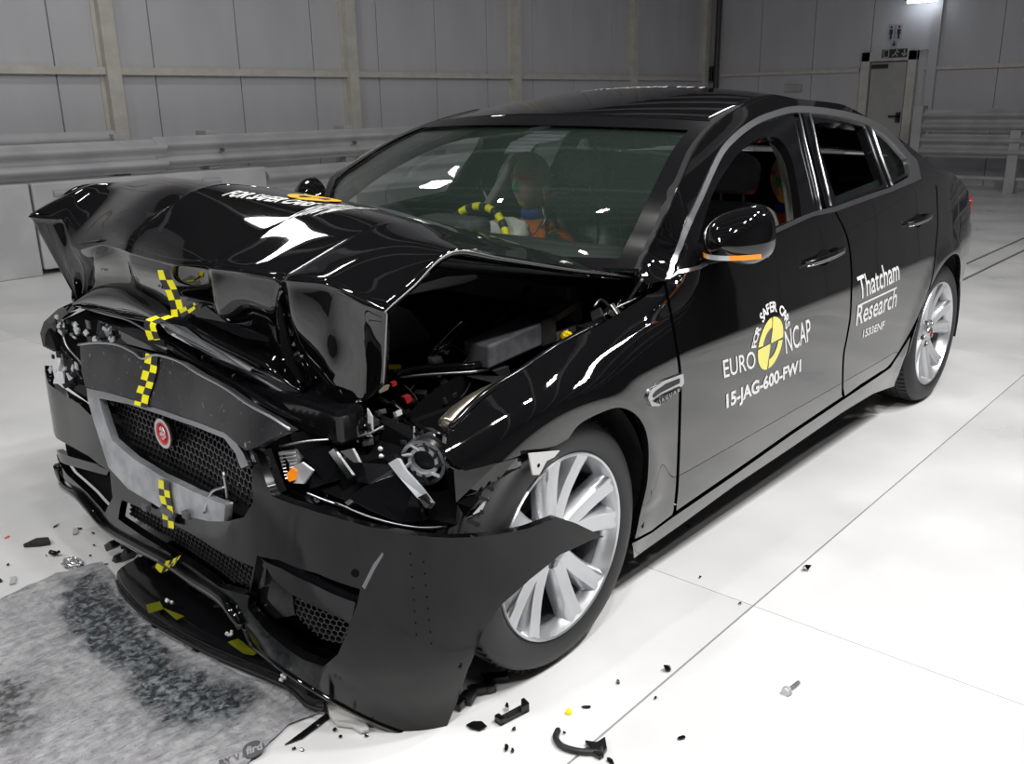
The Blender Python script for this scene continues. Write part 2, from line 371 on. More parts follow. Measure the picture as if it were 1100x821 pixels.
# other walls and the ceiling, out of frame but they show in the paint
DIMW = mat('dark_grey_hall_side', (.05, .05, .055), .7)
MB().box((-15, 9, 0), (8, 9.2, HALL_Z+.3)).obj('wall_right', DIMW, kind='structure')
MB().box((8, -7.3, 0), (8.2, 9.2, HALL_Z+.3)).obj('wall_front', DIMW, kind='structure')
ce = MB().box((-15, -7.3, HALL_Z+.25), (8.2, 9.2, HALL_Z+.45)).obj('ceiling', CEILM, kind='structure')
x = -14
while x < 8: MB().box((x, -7.1, HALL_Z+.1), (x+.1, 9, HALL_Z+.25)).obj('ceiling_beam', WALLM, ce); x += 1.5
for i, (x, y, sx, sy, p) in enumerate(LAMPS):
    s = thing('ceiling_lamp', (x, y, HALL_Z), 'white ceiling lamp hanging above ' + ['the front door mirror side of the car', 'the floor beside the front wheel', 'the floor in front of the near bumper corner', 'the floor beside the rear door', 'the long guard rail, seen mirrored in windscreen', 'the floor beyond the crumpled bonnet', 'the absorbent mat', 'the right hand floor beyond the boot', 'the corner of the left wall', 'the place of the photographer, added to light the engine bay', 'the open floor ahead of the car, set to light the cabin'][i], 'lamp', 'ceiling lamps over the test floor')
    MB().box((x-sx/2-.03, y-sy/2-.03, HALL_Z), (x+sx/2+.03, y+sy/2+.03, HALL_Z+.1)).obj('housing', RAILM, s)
# steel guard rails and barrier blocks along the left wall
def wbeam(name, a, b, z0, z1, face, parent, m_, dep=.08):
    """corrugated beam from a to b (xy), facing normal 'face'"""
    a = Vector((*a, 0)); b = Vector((*b, 0)); n = Vector((*face, 0)).normalized(); prof = []
    K = 24
    for i in range(K+1):
        t_ = i/K; prof.append((z0 + (z1-z0)*t_, dep*(.5 - .5*math.cos(4*PI*t_))*(1 if .02 < t_ < .98 else 0)))
    mb = MB(); G = [[a + (b-a)*s_ + n*(q+o_) + Vector((0, 0, z)) for z, q in prof] for s_ in (0, 1) for o_ in (0,)]
    mb.grid(G); G2 = [[p - n*.012 for p in r] for r in G]; mb.grid([r[::-1] for r in G2])
    k = len(prof)
    for r1, r2 in zip(G, G2):
        mb.add(r1 + r2, [(i, i+1, k+i+1, k+i) for i in range(k-1)])
    return mb.obj(name, m_, parent, smooth=True, autosm=50, recalc=False)
g = thing('guard_rail', (-4, -6.35, 0), 'long white corrugated steel guard rail above barrier blocks along left wall', 'guard rail')
wbeam('beam', (-9.6, -6.38), (-2.9, -6.38), .84, 1.14, (0, 1), g, RAILM)
wbeam('beam', (-3.0, -6.365), (4, -6.365), .82, 1.12, (0, 1), g, RAILM)
wbeam('beam', (-2.6, -6.5), (4, -6.5), .93, 1.21, (0, 1), g, RAILM, .02)
for x in (-8.6, -6.9, -5.3, -3.55, -2.6, -.9): bevel(MB().box((x-.06, -6.6, .0 if x < -4.1 else .803), (x+.06, -6.4, 1.18)).obj('post', RAILM, g), .005)
for x in (-8.6, -6.9, -5.3, -3.6): MB().tube([(x+.02, -6.3, .99), (x+.02, -6.27, .99)], .022, 8).obj('bolt', STEEL, g)
g2 = thing('lower_guard_rail', (-6.6, -6.35, 0), 'low corrugated guard rail beyond the white barrier blocks', 'guard rail')
wbeam('beam', (-9.6, -6.36), (-4.1, -6.36), .42, .78, (0, 1), g2, RAILM)
for x in (-9.3, -7.2, -4.9): bevel(MB().box((x-.06, -6.6, 0), (x+.06, -6.37, .6)).obj('post', RAILM, g2), .005)
for j, (a, b, z0, lab) in enumerate([(-1.66, 3.9, 0, 'white concrete barrier block nearest camera at far left edge'), (-4.05, -1.68, .05, 'white barrier block standing behind the far front corner of car bonnet')]):
    bl = thing('barrier_block', ((a+b)/2, -6.5, 0), lab, 'barrier', 'white barrier blocks')
    bevel(MB().box((a, -6.75, z0), (b, -6.25, .80)).obj('block_body', BLOCKM, bl), .015)
    if z0:
        for xx in (a+.3, b-.5): MB().box((xx, -6.7, 0), (xx+.2, -6.3, z0)).obj('foot', DARK, bl)
    for xx in ([-1.95, -3.4] if z0 else [-.3, 1.5]):
        MB().tube([(xx-.1, -6.245, .7), (xx+.1, -6.245, .7)], .03, 8).obj('lifting_lug', RAILM, bl)
gr = thing('far_guard_rail', (-13.5, -.5, 0), 'grey two-beam guard rail standing in front of back wall beyond car boot', 'guard rail')
wbeam('beam', (-13.5, -2.82), (-13.5, 3), .87, 1.2, (1, 0), gr, RAILM, .1)
wbeam('beam', (-13.5, -2.82), (-13.5, 3), .5, .83, (1, 0), gr, RAILM, .1)
for y in (-2.8, -1.42, .2, 1.8): bevel(MB().box((-13.62, y-.07, 0 if y != -2.8 else .35), (-13.44 if y != -2.8 else -13.38, y+.07, .9 if y != -2.8 else 1.25)).obj('post', RAILM, gr), .006)
MB().tube([(-13.52, -2.8, .2), (-13.52, 3, .2)], .03, 8).obj('tie_rod', RAILM, gr)
MB().box((-13.6, -2.83, 0), (-13.5, -2.72, .36)).obj('leg', RAILM, gr)
# ================================================================== the car: body side surface
CAR = thing('car', (-1.4, 0, 0), 'crashed glossy black saloon with crumpled bonnet and white crash test lettering', 'car')
def c1(x, pts):
    xs = [p[0] for p in pts]; ys = [p[1] for p in pts]
    if xs[0] > xs[-1]: xs, ys = xs[::-1], ys[::-1]
    if x <= xs[0]: return ys[0]
    if x >= xs[-1]: return ys[-1]
    k = max(i for i in range(len(xs)) if xs[i] <= x); k = min(k, len(xs)-2)
    def sl(i):
        if i <= 0: return (ys[1]-ys[0])/(xs[1]-xs[0])
        if i >= len(xs)-1: return (ys[-1]-ys[-2])/(xs[-1]-xs[-2])
        a = (ys[i]-ys[i-1])/(xs[i]-xs[i-1]); b = (ys[i+1]-ys[i])/(xs[i+1]-xs[i])
        return 0 if a*b <= 0 else 2*a*b/(a+b)
    h = xs[k+1]-xs[k]; t = (x-xs[k])/h
    return ys[k]*(1+2*t)*(1-t)**2 + sl(k)*h*t*(1-t)**2 + ys[k+1]*t*t*(3-2*t) + sl(k+1)*h*t*t*(t-1)
PLAN = [(.6, .86), (.45, .90), (.3, .945), (0, .985), (-.4, .998), (-1.2, 1), (-2.2, 1), (-2.8, .992), (-3.2, .95), (-3.5, .885), (-3.75, .79), (-3.9, .66)]
LOWP = [(.1, .835), (.17, .858), (.25, .880), (.35, .899), (.5, .9155), (.65, .925), (.715, .9275), (.733, .927), (.75, .9235), (.80, .9135), (.88, .898), (.95, .880), (1.0, .866)]
UPP = [(0, .866), (.05, .843), (.15, .79), (.25, .728), (.33, .665), (.38, .61), (.42, .55), (.46, .46), (.5, .36)]
BELT = [(-.2, .93), (-.6, .955), (-1.2, .99), (-1.65, 1.013), (-2.6, 1.06), (-3.9, 1.09)]
FTOP = [(.5, .66), (.3, .705), (.04, .80), (-.2, .85), (-.45, .895), (-.6, .955), (-.75, 1.2)]
def yraw(x, z):
    p = c1(x, PLAN); zb = c1(x, BELT)
    if z < .735: y = c1(z, LOWP)
    elif z < zb: y = c1(.735 + (z-.735)*(.265/(zb-.735)), LOWP)
    else: y = c1(z-zb, UPP)
    if x > -.62:
        zt = c1(x, FTOP); z0 = zt - .17
        if z > z0: s = min(1, (z-z0)/.17); y = min(y, y - .115 + .115*math.sqrt(max(0, 1-s*s)))
    for cx in (-.025, -2.835):            # slight flare round the wheel arches
        r = math.hypot(x-cx, z-.33); y += .012*math.exp(-((r-.38)/.05)**2)*(1 if z > .3 else .5)
    return y*p
XS = np.arange(-3.92, .66, .02); ZS = np.arange(.08, 1.52, .01)
YT = np.array([[yraw(x, z) for z in ZS] for x in XS])
def blur(A, ax, k):
    B = A.copy()
    for _ in range(k):
        P = np.concatenate([B.take([0], ax), B, B.take([-1], ax)], ax); n = P.shape[ax]
        B = .25*P.take(range(0, n-2), ax) + .5*P.take(range(1, n-1), ax) + .25*P.take(range(2, n), ax)
    return B
YT = blur(blur(YT, 0, 4), 1, 1)
def _c4(t): return (.5*(-t+2*t*t-t**3), .5*(2-5*t*t+3*t**3), .5*(t+4*t*t-3*t**3), .5*(t**3-t*t))
def yside(x, z):
    fx = min(max((x-XS[0])/.02, 1.001), len(XS)-2.001); fz = min(max((z-ZS[0])/.01, 1.001), len(ZS)-2.001)
    i, j = int(fx), int(fz); a = _c4(fx-i); b = _c4(fz-j)
    return float(sum(a[m_]*sum(b[n_]*YT[i-1+m_, j-1+n_] for n_ in range(4)) for m_ in range(4)))
def ev_side(x, z): return Vector((x, yside(x, z), z))
SIDE = Surf(ev_side, -3.9, .62, .1, 1.48, 180, 90)
CRS = (.70, .712, .722, .731, .74, .75, .762)
def sp(*pts, n=6): return cr(pts, n)
def both(name, outl, mats, parents, **k):
    """left and right copies of a side panel; parents is a pair"""
    return [panel(name, SIDE, outl, mats, parents[0], flip=-1, **k), panel(name, SIDE, outl, mats, parents[1], flip=-1, side=-1, **k)]
SH = SIDE.hits
PAIR = (CAR, CAR)
# --- outlines traced on the body
arch_c = (-.025, .33)
gapA = sp((716, 303), (719, 320), (727, 365), (732, 400), (732, 439), (729.5, 514), (726.5, 549))           # fender/door gap
fend_top = sp((484, 459), (519, 425), (563, 397.5), (601, 372), (645, 349), (688, 322), (708, 312))
fend = SH(fend_top + [(714.5, 305)] + [(p[0]-3.2, p[1]) for p in gapA[1:]] + [(722, 553), (700, 570), (682, 579)] +
          sp((688, 552), (695.7, 514.5), (695.7, 471.6), (685, 447.5), (666, 438), (645, 443.7), (623, 455.5), (610, 472)) +
          [(597, 479), (570, 485), (532, 498), (500, 506), (487, 500), (478, 489), (480, 470)])
FEND = panel('front_fender', SIDE, fend, PAINT, CAR, flip=-1, h=.016, t=.02)
panel('front_fender', SIDE, fend, PAINT, CAR, flip=-1, side=-1, h=.04, t=.02)
gapB = sp((897, 227), (908, 249), (913, 270), (915, 297), (914.6, 310), (913.5, 339), (909.7, 363), (906, 385), (905, 424))
belt1 = [(716, 300), (727, 294), (760, 283), (800, 265), (832, 251), (873.4, 232.5), (896, 227)]
fd = SH(belt1 + [(p[0]-1, p[1]) for p in gapB[1:]] + [(905, 426), (850, 463), (790, 505), (729, 547)] + gapA[::-1][:-1])
door_bot = (.25)
DF = [thing('front_door', (-1.1, .85, .25)), thing('front_door', (-1.1, -.85, .25))]
DR = [thing('rear_door', (-2.1, .85, .3)), thing('rear_door', (-2.1, -.85, .3))]
for d in DF + DR: d.parent = CAR; d.location -= wloc(CAR)
both('door_skin', fd, PAINT, DF, h=.03, t=.02, rows=CRS)
gapC = sp((1005, 199), (1006, 211), (1006.6, 242), (1005, 261), (1002, 291.6), (996, 315), (980, 352), (957, 390), (943, 401))
rd = SH([(898, 227)] + [(956, 206.5), (987.4, 193.5), (1004, 191)] + gapC + [(925, 412.5), (907.5, 425.5)] + [(p[0]+1, p[1]) for p in gapB[::-1][1:]][:-1])
both('door_skin', rd, PAINT, DR, h=.03, t=.02, rows=CRS)
# sill under the doors
sill = SH([(723, 556), (790, 510), (850, 467.5), (907, 429), (943, 405), (957, 395), (968, 378), (978, 362), (966, 400), (961, 415), (938, 423), (905, 443), (850, 481), (790, 521), (734, 562), (681, 600), (679, 584), (700, 573)])
both('sill', sill, PAINT, PAIR, h=.03, t=.03)
# chrome window surround
c_out = sp((714.5, 302), (718, 292), (731.8, 249), (749, 211), (769.8, 166), (787, 145), (807.8, 129.7), (828.5, 121), (856, 115), (901, 119.4), (932, 128), (956, 142), (975.3, 164.3), (984, 174), (988, 192))
c_in = sp((720, 301), (724, 292), (737, 252), (754, 214), (774, 170.5), (791, 150.5), (811, 135.5), (831, 127.3), (857, 122), (900, 126), (930, 134.5), (951, 147), (966, 163), (973, 172), (976, 187))
chr_top = SH(c_out + [(976, 190.5)] + c_in[::-1])
both('window_chrome', chr_top, SATIN, PAIR, h=.02, t=.01, off=.006)
bl_up = [(720, 300), (729, 291), (760, 279), (800, 261), (832, 246), (873, 228), (896, 222.5), (930, 210), (956, 201.5), (976, 190)]
bl_dn = [(989, 192.5), (956, 206.5), (897, 227.5), (873, 232.5), (832, 251), (800, 266), (760, 284), (728, 295)]
both('belt_chrome', SH(bl_up + bl_dn), SATIN, PAIR, h=.02, t=.01, off=.006)
# black pillar panels and window openings
win1 = sp((750, 262), (757, 238), (768, 205), (786, 175), (800, 159), (815, 149), (826, 146.5), (838, 149), (850, 166), (857, 195), (861, 222), (862, 232)) + [(833, 243), (790, 262)]
frm1 = SH(c_in[3:35] + [(855, 122), (866, 160), (880, 226)] + [(873, 228), (832, 246.5), (800, 261), (760, 279), (731, 289), (741, 255)])
def clean(poly):
    out = []
    for p in poly:
        if not out or math.hypot(p[0]-out[-1][0], p[1]-out[-1][1]) > .004: out.append(p)
    return out
i0 = next(i for i, p in enumerate(c_in) if p[1] < 252); i1 = next(i for i, p in enumerate(c_in) if p[0] > 851)
fr1 = c_in[i0:i1] + [(853, 122.5), (860, 150), (872, 195), (879, 225), (873, 227.5), (832, 246), (800, 261), (760, 278), (728, 291)]
both('window_frame', clean(SH(fr1)), GLOSSB, DF, holes=[clean(SH(win1))], h=.022, t=.03, off=-.004)
i2 = next(i for i, p in enumerate(c_in) if p[0] > 863)
win2 = [(874, 133), (885, 130.5), (905, 132), (927, 135), (936, 160), (950, 198), (930, 206), (901, 218), (892, 195), (882, 160)]
win3 = [(941, 143), (953, 153), (964, 166), (971, 175), (973, 186), (958, 193)]
fr2 = [(863, 123)] + c_in[i2:] + [(974, 189), (956, 200), (930, 209), (900, 221), (889, 223), (880, 190), (870, 150)]
both('window_frame', clean(SH(fr2)), GLOSSB, DR, holes=[clean(SH(win2)), clean(SH(win3))], h=.022, t=.03, off=-.004)
strip1 = [(855, 122.5), (861, 122.5), (868, 150), (878, 190), (888, 223), (881, 226), (873, 195), (861, 150)]
both('pillar_cover', clean(SH(strip1)), GLOSSB, PAIR, h=.03, t=.01, off=-.014)
def side_line(name, px, wd, mats, parents, off=.008):
    uv = cr(SH(px), 4)
    for sg, par in ((1, parents[0]), (-1, parents[1])):
        P = []
        for u, v in uv:
            q = ev_side(u, v); q = q - SIDE.normal(u, v)*off*1; P.append(Vector((q.x, q.y*sg, q.z)))
        MB().tube(P, wd, 6).obj(name, mats, par, smooth=True)
side_line('pillar_chrome', [(857, 123), (865, 158), (880, 226)], .0035, SATIN, DF, -.004+.01)
side_line('pillar_chrome', [(868, 124), (877, 165), (890, 222)], .0045, SATIN, DR, .008)
side_line('divider_chrome', [(934, 136), (946, 170), (957, 200)], .0065, SATIN, DR, .004)
both('window_glass', clean(SH(win3)), GLASSD, DR, h=.04, t=.004, off=-.018)
both('window_glass', clean(SH([(897, 211), (950, 190), (951, 199), (930, 207), (901, 219)])), GLASS, DR, h=.04, t=.004, off=-.018)
# far windows stay closed: right door glass
panel('window_glass', SIDE, clean(SH(win1)), GLASS, DF[1], flip=-1, side=-1, h=.05, t=.004, off=-.018)
panel('window_glass', SIDE, clean(SH(win2)), GLASSD, DR[1], flip=-1, side=-1, h=.05, t=.004, off=-.018)
# A pillar and cant rail between the chrome and the roof joint
ditch = sp((688, 290), (706, 252), (731, 198), (748, 160), (770, 133), (792, 118), (820, 106), (838, 102.5), n=6)
ditch_uv = SH(ditch)
rail_top = [p for p in ditch_uv]
xr = rail_top[-1][0]; zr = rail_top[-1][1]
RE = SH([(858, 106.5), (880, 109), (907, 113), (933, 127), (955, 140.5), (977, 157), (991, 168.5)])

RE = [p for p in RE if p[0] < xr - .1]
roof_edge = clean(rail_top + cr([rail_top[-1]] + RE, 5)[1:])
a_out = [p for p in SH(c_out)]
apil = clean(rail_top + [p for p in cr([rail_top[-1]] + RE, 5)[1:] if p[0] > -2.45] + [q for q in reversed(a_out) if q[0] > -2.45][:] + SH([(706, 303), (694, 306)]))
both('pillar_rail', apil, PAINT, PAIR, h=.03, t=.02)
# rear quarter: behind the rear door, round the arch, C pillar, up to the boot edge
x_c = [q for q in a_out if q[0] <= -2.44]
re_top = [p for p in cr([rail_top[-1]] + RE, 5) if p[0] <= -2.44]
DK = SH([(999, 174), (1008, 181), (1024, 187.5), (1035, 197), (1041, 209), (1042.5, 225), (1042, 240)])
DK = [p for p in DK if p[0] < RE[-1][0] - .02]
deck = cr([RE[-1]] + DK, 5)[1:]
rear = [(-3.875, .70), (-3.87, .5), (-3.85, .36), (-3.75, .24), (-3.3, .2)]
archr = [(-2.835 + .372*math.cos(a), .335 + .372*math.sin(a)) for a in np.linspace(PI-.25, -.12 , 26)][::1]
gc = [p for p in SH([(p[0]+1.2, p[1]) for p in gapC]) if p[1] > .47]
quarter = clean(x_c[:1] + re_top + deck + rear + [(-3.215, .24)] + archr[0:] + gc[::-1] + SH([(990, 193)]) + x_c[::-1])
both('rear_quarter', quarter, PAINT, PAIR, h=.03, t=.02, rows=CRS)
# ------- roof, rear window, boot: crowned sheets between the two side edges
def top_sheet(name, edge, crown, m_, n=14, t=.012, off=0, xshift=None):
    """edge: list of (x, z) on the side surface; crown(x): extra height in the middle; xshift: forward bow in the middle"""
    G = []
    for (x, z) in edge:
        y = yside(x, z); row = []
        for k in range(2*n+1):
            s = (k-n)/n; b = 1 - abs(s)**2.2
            row.append(Vector((x + (xshift(x) if xshift else 0)*b, y*s, z + crown(x)*b + off)))
        G.append(row)
    o = MB().grid(G).obj(name, m_, CAR, smooth=True, recalc=True)
    md = o.modifiers.new('thick', 'SOLIDIFY'); md.thickness = t; md.offset = -1
    return o, G
re_all = [p for p in roof_edge]
ws_top_i = min(range(len(re_all)), key=lambda i: abs(pj(ev_side(*re_all[i]))[0]-770))
wtx, wtz = re_all[ws_top_i]
roofe = [p for p in re_all[ws_top_i:] if p[0] > -2.62]
cro = lambda x: .028 + .014*min(1, max(0, (wtx-x)/.6))
_, ROOFG = top_sheet('roof', dens(roofe, .05, False) + [roofe[-1]], cro, PAINT, xshift=lambda x: .13*max(0, 1-(wtx-x)/.5))
rwe = [p for p in re_all if -3.24 < p[0] <= -2.56]
top_sheet('rear_window', dens(rwe, .05, False) + [rwe[-1]], lambda x: .035, GLASSD, t=.005, off=-.004)
dk = [p for p in re_all if p[0] <= -3.2] + deck
top_sheet('boot_lid', dens(dk, .03, False) + [dk[-1]], lambda x: .012, PAINT, xshift=lambda x: -.08*max(0, min(1, (-3.4-x)/.4)))
tl = dens(cr([deck[-1]] + rear[:4], 4), .03, False)

top_sheet('rear_bumper', tl, lambda x: .0, PAINT, xshift=lambda x: -.08)
both('tail_lamp', [(-3.68, .88), (-3.76, .89), (-3.82, .87), (-3.835, .82), (-3.835, .76), (-3.76, .77), (-3.7, .8)], REDL, PAIR, h=.03, t=.01, off=.006)
# windscreen
wsE = []
for k, p in enumerate(re_all[:ws_top_i+1]): wsE.append(p)
wsE = dens(wsE, .05, False) + [wsE[-1]]
_, WG = top_sheet('windscreen', wsE, lambda x: .0 + .028*max(0, min(1, (-.75-x)/.4)), GLASS, t=.005, off=-.004, xshift=lambda x: .13 + .06*max(0, 1-(-.6-x)/.6))
# dark ceramic edge of the windscreen: upper band and mirror sensor patch, roof joint strips
def on_ws(s, k):   # s: row fraction 0 bottom..1 top, k: -1..1 across
    i = s*(len(WG)-1); a = int(min(i, len(WG)-2)); f = i-a; n = (len(WG[0])-1)/2; j = (k+1)*n; b = int(min(max(j, 0), len(WG[0])-2)); g = j-b
    return (WG[a][b]*(1-f)+WG[a+1][b]*f)*(1-g) + (WG[a][b+1]*(1-f)+WG[a+1][b+1]*f)*g
dn = Vector((.006, 0, .009)); BANDB = mat('black_glass_edge', (.006, .006, .007), .3, spec=.3)
def ws_strip(name, ss, kk, m_, off=1.0):
    G = [[on_ws(s, k) + dn*off for k in kk] for s in ss]
    return MB().grid(G).obj(name, m_, CAR, smooth=True)
KK = [i/14 for i in range(-14, 15)]
ws_strip('windscreen_edge_band', [.90, .95, 1.0], KK, BANDB)
ws_strip('windscreen_edge_band', [0, .03, .07], KK, BANDB)
for sg in (-1, 1): ws_strip('windscreen_edge_band', [i/12 for i in range(13)], [sg*1.0, sg*.96, sg*.92], BANDB)
TAPEC = mat('clear_grey_tape', (.03, .03, .031), .4)
for sg in (-1, 1):
    P = [Vector((x, sg*yside(x, z), z)) for x, z in re_all[:ws_top_i+8]]
    G = [[p + Vector((0.012, sg*(d-.012), .006+.0)) for d in (-.012, 0, .014)] for p in P]
    MB().grid(G).obj('pillar_tape', TAPEC, CAR, smooth=True)
    MB().tube([p + Vector((.002, -sg*.004, .004)) for p in P], 0.0022, 6).obj('roof_joint_trim', SATIN, CAR, smooth=True)
SENS = mat('dotted_sensor_shade', (.09, .09, .11), .5)
b_ = SENS.node_tree.nodes['Principled BSDF']; tc = N(SENS, 'ShaderNodeTexCoord'); vo = N(SENS, 'ShaderNodeTexVoronoi'); vo.inputs['Scale'].default_value = 90; vo.inputs['Randomness'].default_value = 0
L(SENS, tc.outputs['Object'], vo.inputs['Vector']); rp = N(SENS, 'ShaderNodeValToRGB'); rp.color_ramp.elements[0].position = .3; rp.color_ramp.elements[1].position = .45
rp.color_ramp.elements[0].color = (.17, .17, .19, 1); rp.color_ramp.elements[1].color = (.03, .03, .035, 1); L(SENS, vo.outputs['Distance'], rp.inputs[0]); L(SENS, rp.outputs[0], b_.inputs['Base Color'])
# the shade patch, traced and laid just inside the glass
WS = Surf(lambda s, k: on_ws(s, k), 0, 1, -1, 1, 40, 60)
poly = WS.hits([(548, 150), (575, 138), (600, 131), (618, 133), (600, 148), (575, 152), (568, 160), (540, 162)])
panel('sensor_shade', WS, poly, SENS, CAR, h=.08, t=.003, off=-.012 if WS.normal(.5, 0).z > 0 else .012, flip=1, smooth=False)
# far A pillar highlight, mirrors
def mirror(sg):
    cx, cy, cz = -.685, .965, 1.032
    G = []
    for i in range(13):
        a = i/12; xx = .07 - .125*a                # front nose -> rear glass
        s = math.sin(min(1, a*1.25)*PI/2)**.55 if a > 0 else .02
        row = []
        for k in range(33):
            th = 2*PI*k/32; c, s_ = math.cos(th), math.sin(th); e = .75
            yy = (abs(c)**e)*(1 if c > 0 else -1)*.09*s; zz = (abs(s_)**e)*(1 if s_ > 0 else -1)*(.098 if s_ > 0 else .07)*s*(.84+.16*min(1, yy/.06+.2))
            row.append(Vector((cx+xx+ .05*(1-a)*0 - .035*yy*0 - .02*(yy/.098), sg*(cy+yy), cz+zz - .012*(1-a))))
        G.append(row)
    mb = MB().grid(G); mb.add(G[-1][:-1], [tuple(range(32))])
    t = thing('door_mirror', (cx, sg*cy, cz-.08)); t.parent = CAR; t.location -= wloc(CAR)
    mb.obj('mirror_housing', PAINT, t, smooth=True, autosm=50, recalc=True)
    # indicator strip low on the housing
    ind = MB()
    for (a0, a1, mi) in ((-.75, -.5, 1), (-.5, .3, 0), (.3, .93, 1)):
        row = []
        for j in range(9):
            k = a0 + (a1-a0)*j/8; yy = k*.086; xr_ = .068 - .085*abs(k)**2.2 - .02*k
            row.append([Vector((cx+xr_+.012-.004*(z_ < -.035), sg*(cy+yy), cz+z_-.004)) for z_ in (-.030, -.040, -.044)])
        ind.grid(row, mi)
    ind.obj('indicator', [CLEAR, AMBER], t, smooth=True)
    bevel(MB().prism([(cx-.02, sg*.84, cz-.095), (cx-.11, sg*.84, cz-.095), (cx-.10, sg*.93, cz-.065), (cx-.02, sg*.93, cz-.065)], (0, 0, .026)).obj('mirror_foot', GLOSSB, t), .006)
    MB().tube([(cx-.072, sg*(cy-.07), cz-.05), (cx-.075, sg*(cy+.07), cz-.05)], .004, 6).obj('mirror_glass_edge', SATIN, t)
    return t
mirror(1); mirror(-1)
# door handles
def handle(x0, x1, z, par, sg=1):
    P = [ev_side(x0 + (x1-x0)*i/10, z + .012*math.sin(PI*i/10)*0 + .012*i/10) for i in range(11)]
    P = [Vector((p.x, sg*(p.y + .008 + .02*math.sin(PI*min(1, max(0, i/10)))**.6), p.z)) for i, p in enumerate(P)]
    MB().tube(P, [.006] + [.011]*9 + [.006], 8).obj('handle', PAINT, par, smooth=True)
    MB().tube([p + Vector((0, sg*.006, -.010)) for p in P], .0025, 6).obj('handle_trim', CHROME, par, smooth=True)
    u, v = (x0+x1)/2, z-.002
    ring = [(u + .055*math.cos(a), v + .028*math.sin(a)) for a in np.linspace(0, 2*PI, 20, endpoint=False)]
    panel('handle_recess', SIDE, ring, DARK, par, flip=-1, side=sg, h=.02, t=.002, off=.001)
ha = SH([(863, 284), (905, 269)]); hb = SH([(973, 241), (998, 232)])
for sg, a, b in ((1, DF[0], DR[0]), (-1, DF[1], DR[1])):
    handle(ha[0][0], ha[1][0], ha[0][1]+.004, a, sg); handle(hb[0][0], hb[1][0], hb[0][1]+.002, b, sg)
# ------- decals on the doors
def decal(name, txt, pa, pb, hpx, m_, par, shear=0, bold=0, spacing=1, off=.0015, sq=1.0, S=SIDE, hits=None):
    """text from pixel pa to pb along the baseline on the side surface; height given by a pixel above pa"""
    A, B, T = (S.hit(*pa), S.hit(*pb), S.hit(*hpx)) if hits is None else hits
    v, f = text_mesh(txt, shear, bold, spacing); x0 = min(p[0] for p in v); x1 = max(p[0] for p in v); y1 = max(p[1] for p in v)
    y0 = min(p[1] for p in v) if sq else 0
    v, f = refine(v, f, .35)
    U = ((B[0]-A[0]), (B[1]-A[1])); Vv = ((T[0]-A[0]), (T[1]-A[1])); V3 = []
    for p in v:
        s = (p[0]-x0)/(x1-x0); t_ = (p[1])/(y1)
        u, w_ = A[0]+U[0]*s+Vv[0]*t_, A[1]+U[1]*s+Vv[1]*t_; n = -S.normal(u, w_) if S is SIDE else S.normal(u, w_); V3.append(S.ev(u, w_) + n*off)
    return obj(name, V3, f, m_, par)
decal('lettering', 'EURO', (777.5, 406), (811.5, 394.5), (776, 387), WHITE, DF[0], bold=.008)
decal('lettering', 'NCAP', (844, 380), (871, 365), (842, 356), WHITE, DF[0], bold=.008)
decal('lettering', '15-JAG-600-FW1', (780, 438), (861, 398), (778, 424), WHITE, DF[0], shear=.15, bold=.035)
decal('lettering', 'Thatcham', (923, 322), (966, 300), (920, 298), WHITE, DR[0], bold=.012)
decal('lettering', 'Research', (919, 350), (962, 329), (921, 328), WHITE, DR[0], bold=.012)
decal('lettering', '1533ENF', (926, 363), (950, 352), (926, 355), WHITE, DR[0], shear=.2, bold=.025)
ul = SH([(924, 327.5), (963, 309)])
def strip_uv(name, a, b, wd, m_, par, off=.0015, n=8):
    dx, dz = b[0]-a[0], b[1]-a[1]; l = math.hypot(dx, dz); nx, nz = -dz/l*wd/2, dx/l*wd/2; G = []
    for i in range(n+1):
        s = i/n; u, v = a[0]+dx*s, a[1]+dz*s; r = []
        for q in (-1, 1): uu, vv_ = u+nx*q, v+nz*q; r.append(ev_side(uu, vv_) - SIDE.normal(uu, vv_)*off)
        G.append(r)
    return MB().grid(G).obj(name, m_, par)
strip_uv('lettering_rule', ul[0], ul[1], .008, WHITE, DR[0])
# round crash test target with ring
cc = SH([(827.5, 369)])[0]; t1 = SH([(829, 341)])[0]; r1 = SH([(842, 362)])[0]
Rz = t1[1]-cc[1]; Rx = abs(r1[0]-cc[0]); Rr = (Rz+Rx)/2*.95
def sector(a0, a1, r0, r1_, m_, name, off=.0015, c=cc):
    mb = MB(); n = max(4, int((a1-a0)/.12)); G = []
    for i in range(n+1):
        a = a0+(a1-a0)*i/n; row = []
        for r in (r0, (r0+r1_)/2, r1_): u, v = c[0]-r*math.cos(a), c[1]+r*math.sin(a); row.append(ev_side(u, v) - SIDE.normal(u, v)*off)
        G.append(row)
    return mb.grid(G).obj(name, m_, DF[0])
e_ = .05
sector(0+e_, PI/2-e_, .004, Rr, YELV, 'target_quadrant'); sector(PI+e_, 1.5*PI-e_, .004, Rr, YELV, 'target_quadrant')
sector(PI/2+e_, PI-e_, Rr*.62, Rr, YELV, 'target_quadrant'); sector(1.5*PI+e_, 2*PI-e_, Rr*.62, Rr, YELV, 'target_quadrant')
s_ = 'FOR SAFER CARS'
